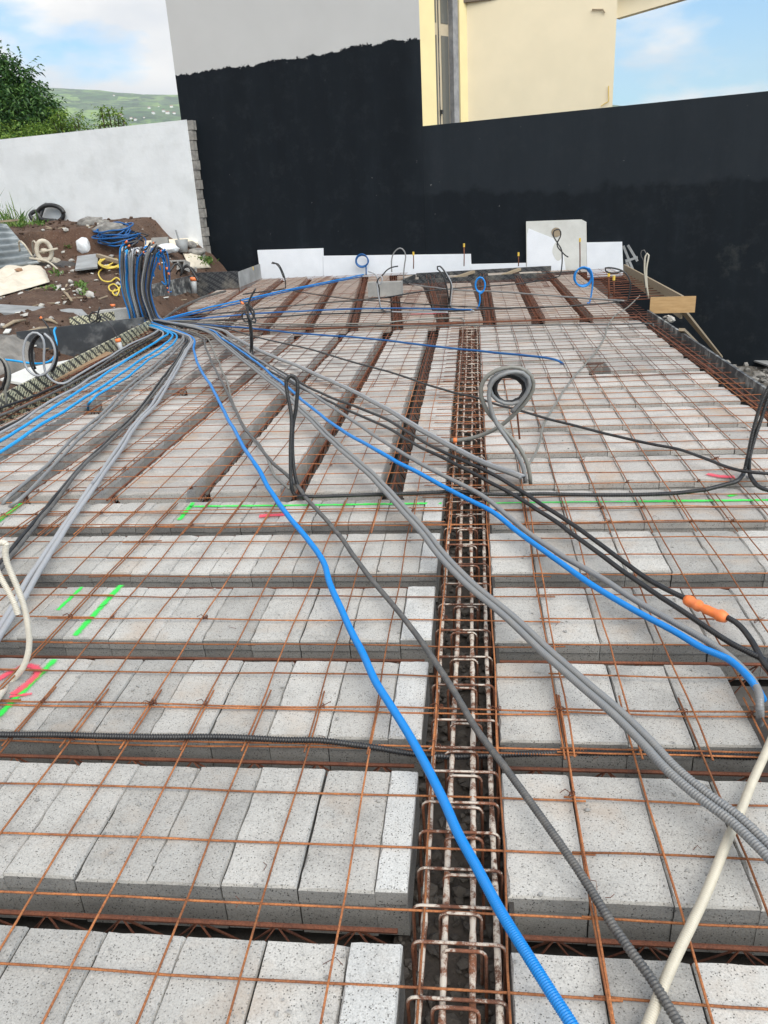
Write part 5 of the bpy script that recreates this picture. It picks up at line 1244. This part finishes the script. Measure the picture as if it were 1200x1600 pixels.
def tree(label, base, clumps, leaf_n, ln, w_, mat, seed, r0=.09, cat='tree', grp='trees behind the white wall'):
    rr = random.Random(seed); e = empty('tree', base, label=label, cat=cat, group=grp)
    tb = MB(); cb = MB(); fork = Vector((0, 0, clumps[0][0].z-base.z))*.45
    tb.tube([Vector((0, 0, 0)), fork*.5+Vector((.04, 0, 0)), fork], r0, 8, radii=[r0, r0*.85, r0*.7])
    for c, rad in clumps:
        c = c-base; mid = fork.lerp(c, .5)+Vector((rr.gauss(0, .1), rr.gauss(0, .1), .1)); tb.tube(spline([fork, mid, c], .2), .02, 6, radii=None)
        n = int(leaf_n*rad**2)
        for i in range(n):
            v = Vector((rr.gauss(0, 1), rr.gauss(0, 1), rr.gauss(0, 1))).normalized()*(rr.random()**.45)
            p = c+Vector((v.x*rad, v.y*rad, v.z*rad*.8))
            # compound frond: a rachis with leaflets
            dr = (v+Vector((rr.gauss(0, .5), rr.gauss(0, .5), rr.gauss(.0, .4)))).normalized()
            for k in range(5):
                q = p+dr*ln*.55*k; sd_ = Vector((rr.gauss(0, 1), rr.gauss(0, 1), rr.gauss(0, .4))); leaf(cb, q, ln*rr.uniform(.8, 1.2), w_, (dr*.5+sd_).normalized(), rr, .45)
    tb.build('trunk', M['bark'], e, True); cb.build('crown', M[mat], e); return e
Yt = 33
tree('large dark green tree over the white wall at left edge', Vector((V(15, 200, Yt).x, Yt, -1.5)),
     [(V(x, y, Yt+dy), r) for x, y, dy, r in ((5, 175, 0, 1.5), (35, 185, -.5, 1.3), (-15, 150, .5, 1.5), (10, 140, 0, .9), (18, 116, .2, .72), (55, 180, -.3, .85), (76, 192, 0, .55), (64, 165, 0, .4), (25, 155, 0, .85), (-40, 130, 0, 1.5), (30, 125, .4, .45), (52, 160, .3, .55), (42, 205, -1, 1.0), (5, 205, -1, 1.3), (84, 206, -.5, .55), (5, 105, .2, .4))], 150, .24, .10, 'leaf_dark', 5, .2)
Yt = 26
tree('yellow-green shrub tree between the dark tree and the saplings', Vector((V(95, 210, Yt).x, Yt, -1.5)), [(V(x, y, Yt+dy), r) for x, y, dy, r in ((90, 178, 0, .2), (97, 186, 0, .16), (76, 208, -.2, .24), (84, 190, 0, .16), (60, 213, 0, .45), (20, 218, 0, .5))], 900, .085, .05, 'leaf_light', 8, .05)
tree('small leafy sapling left of the tallest one above the white wall', Vector((V(125, 210, Yt).x, Yt, -1.5)), [(V(x, y, Yt+dy), r) for x, y, dy, r in ((117, 196, 0, .18), (122, 186, 0, .15), (137, 201, 0, .12), (110, 200, 0, .16), (142, 206, 0, .1))], 900, .085, .05, 'leaf_light', 12, .03)
tree('tall thin sapling with leaf tufts nearest the black gable', Vector((V(172, 205, Yt).x, Yt, -1.5)), [(V(x, y, Yt+dy), r) for x, y, dy, r in ((155, 195, 0, .13), (160, 181, 0, .14), (158, 170, 0, .10), (168, 192, 0, .11), (184, 177, 0, .13), (194, 188, 0, .12), (186, 195, 0, .12), (179, 184, 0, .10), (169, 170, 0, .07))], 900, .085, .05, 'leaf_light', 14, .03)
# grass tuft and weeds
gb = MB(); rr = random.Random(17)
for i in range(900):
    px = rr.uniform(-30, 38)+rr.gauss(0, 6); p = onT(px, 350+rr.uniform(-12, 3)); p.y += rr.uniform(-.3, .5); h = rr.uniform(.18, .65)*(1.6 if rr.random() < .15 else 1)*(1.0 if px < 25 else .45)
    p.z = T(p.x, p.y); d = Vector((rr.gauss(0, .35), rr.gauss(0, .35), 1)); w_ = .014; m_ = p+d*h*.55; e_ = p+d*h+Vector((d.x*h*.5, d.y*h*.5, -.12*h))
    gb.add([p-Vector((w_, 0, 0)), p+Vector((w_, 0, 0)), m_+Vector((w_*.8, 0, 0)), e_, m_-Vector((w_*.8, 0, 0))], [(0, 1, 2, 3, 4)])
for cx, cy, n, s in ((62, 344, 80, .16), (35, 352, 60, .15), (110, 388, 45, .12), (80, 452, 40, .1), (128, 448, 40, .12), (325, 412, 60, .2), (312, 408, 60, .18), (88, 428, 25, .12), (62, 350, 60, .12), (132, 458, 25, .1)):
    for i in range(n):
        p = onT(cx+rr.gauss(0, 5), cy+rr.gauss(0, 2)); leaf(gb, p, s*rr.uniform(.5, 1.3), .04, Vector((rr.gauss(0, .6), rr.gauss(0, .6), .9)), rr)
tag(gb.build('grass', M['grass']), 'grass and weeds on the bank by the white wall', 'grass', kind='stuff')

# tiny houses on the hillside
M['far_white'] = simple('far_white_walls', (.75, .74, .7), (.7, .68, .64), .1, .8, 1, 0)
M['far_roof'] = simple('far_red_roof', (.3, .16, .11), (.26, .14, .1), .1, .8, 1, 0)
bpy.context.view_layer.update(); dg = bpy.context.evaluated_depsgraph_get()
hw = M['far_white']; rr = random.Random(77); protoh = None
for px, py in ((70, 153), (66, 156), (205, 186), (212, 188), (233, 170), (256, 175), (262, 178), (268, 168), (240, 178), (178, 150), (190, 182), (248, 167), (225, 184), (272, 178)):
    v = ray(px, py).normalized(); ok, loc, nrm, idx = hl.ray_cast(Vector((0, 0, CH)), v)
    if not ok: continue
    e = empty('far_house', loc-Vector((0, 0, 3)), rr.uniform(0, 3), 'tiny white house with pitched roof on the far green hillside', 'house', 'houses scattered on the far hillside')
    s = rr.uniform(.45, 1.0)
    if protoh is None:
        mb = MB(); mb.box((0, 0, 4), (11, 8, 9)); protoh = [mesh('wall', mb.v, mb.f, hw)]
        mb = MB(); mb.prism([Vector((-6, -4.6, 8.51)), Vector((-6, 4.6, 8.51)), Vector((-6, 0, 11.5))], Vector((12, 0, 0))); protoh.append(mesh('roof', mb.v, mb.f, M['far_roof']))
    e.scale = (s, s, s)
    link('wall', protoh[0], e); link('roof', protoh[1], e)

# haze over the land
HAZE = .00014
if HAZE:
    m = bpy.data.materials.new('haze_air'); m.use_nodes = True; nt = m.node_tree; nt.nodes.clear(); o_ = nt.nodes.new('ShaderNodeOutputMaterial'); pv = nt.nodes.new('ShaderNodeVolumePrincipled')
    pv.inputs['Color'].default_value = (.93, .96, 1, 1); pv.inputs['Density'].default_value = HAZE; nt.links.new(pv.outputs[0], o_.inputs['Volume'])
    mb = MB(); mb.box((0, 0, 398), (14600, 14600, 806)); tag(mb.build('haze', m), kind='stuff')
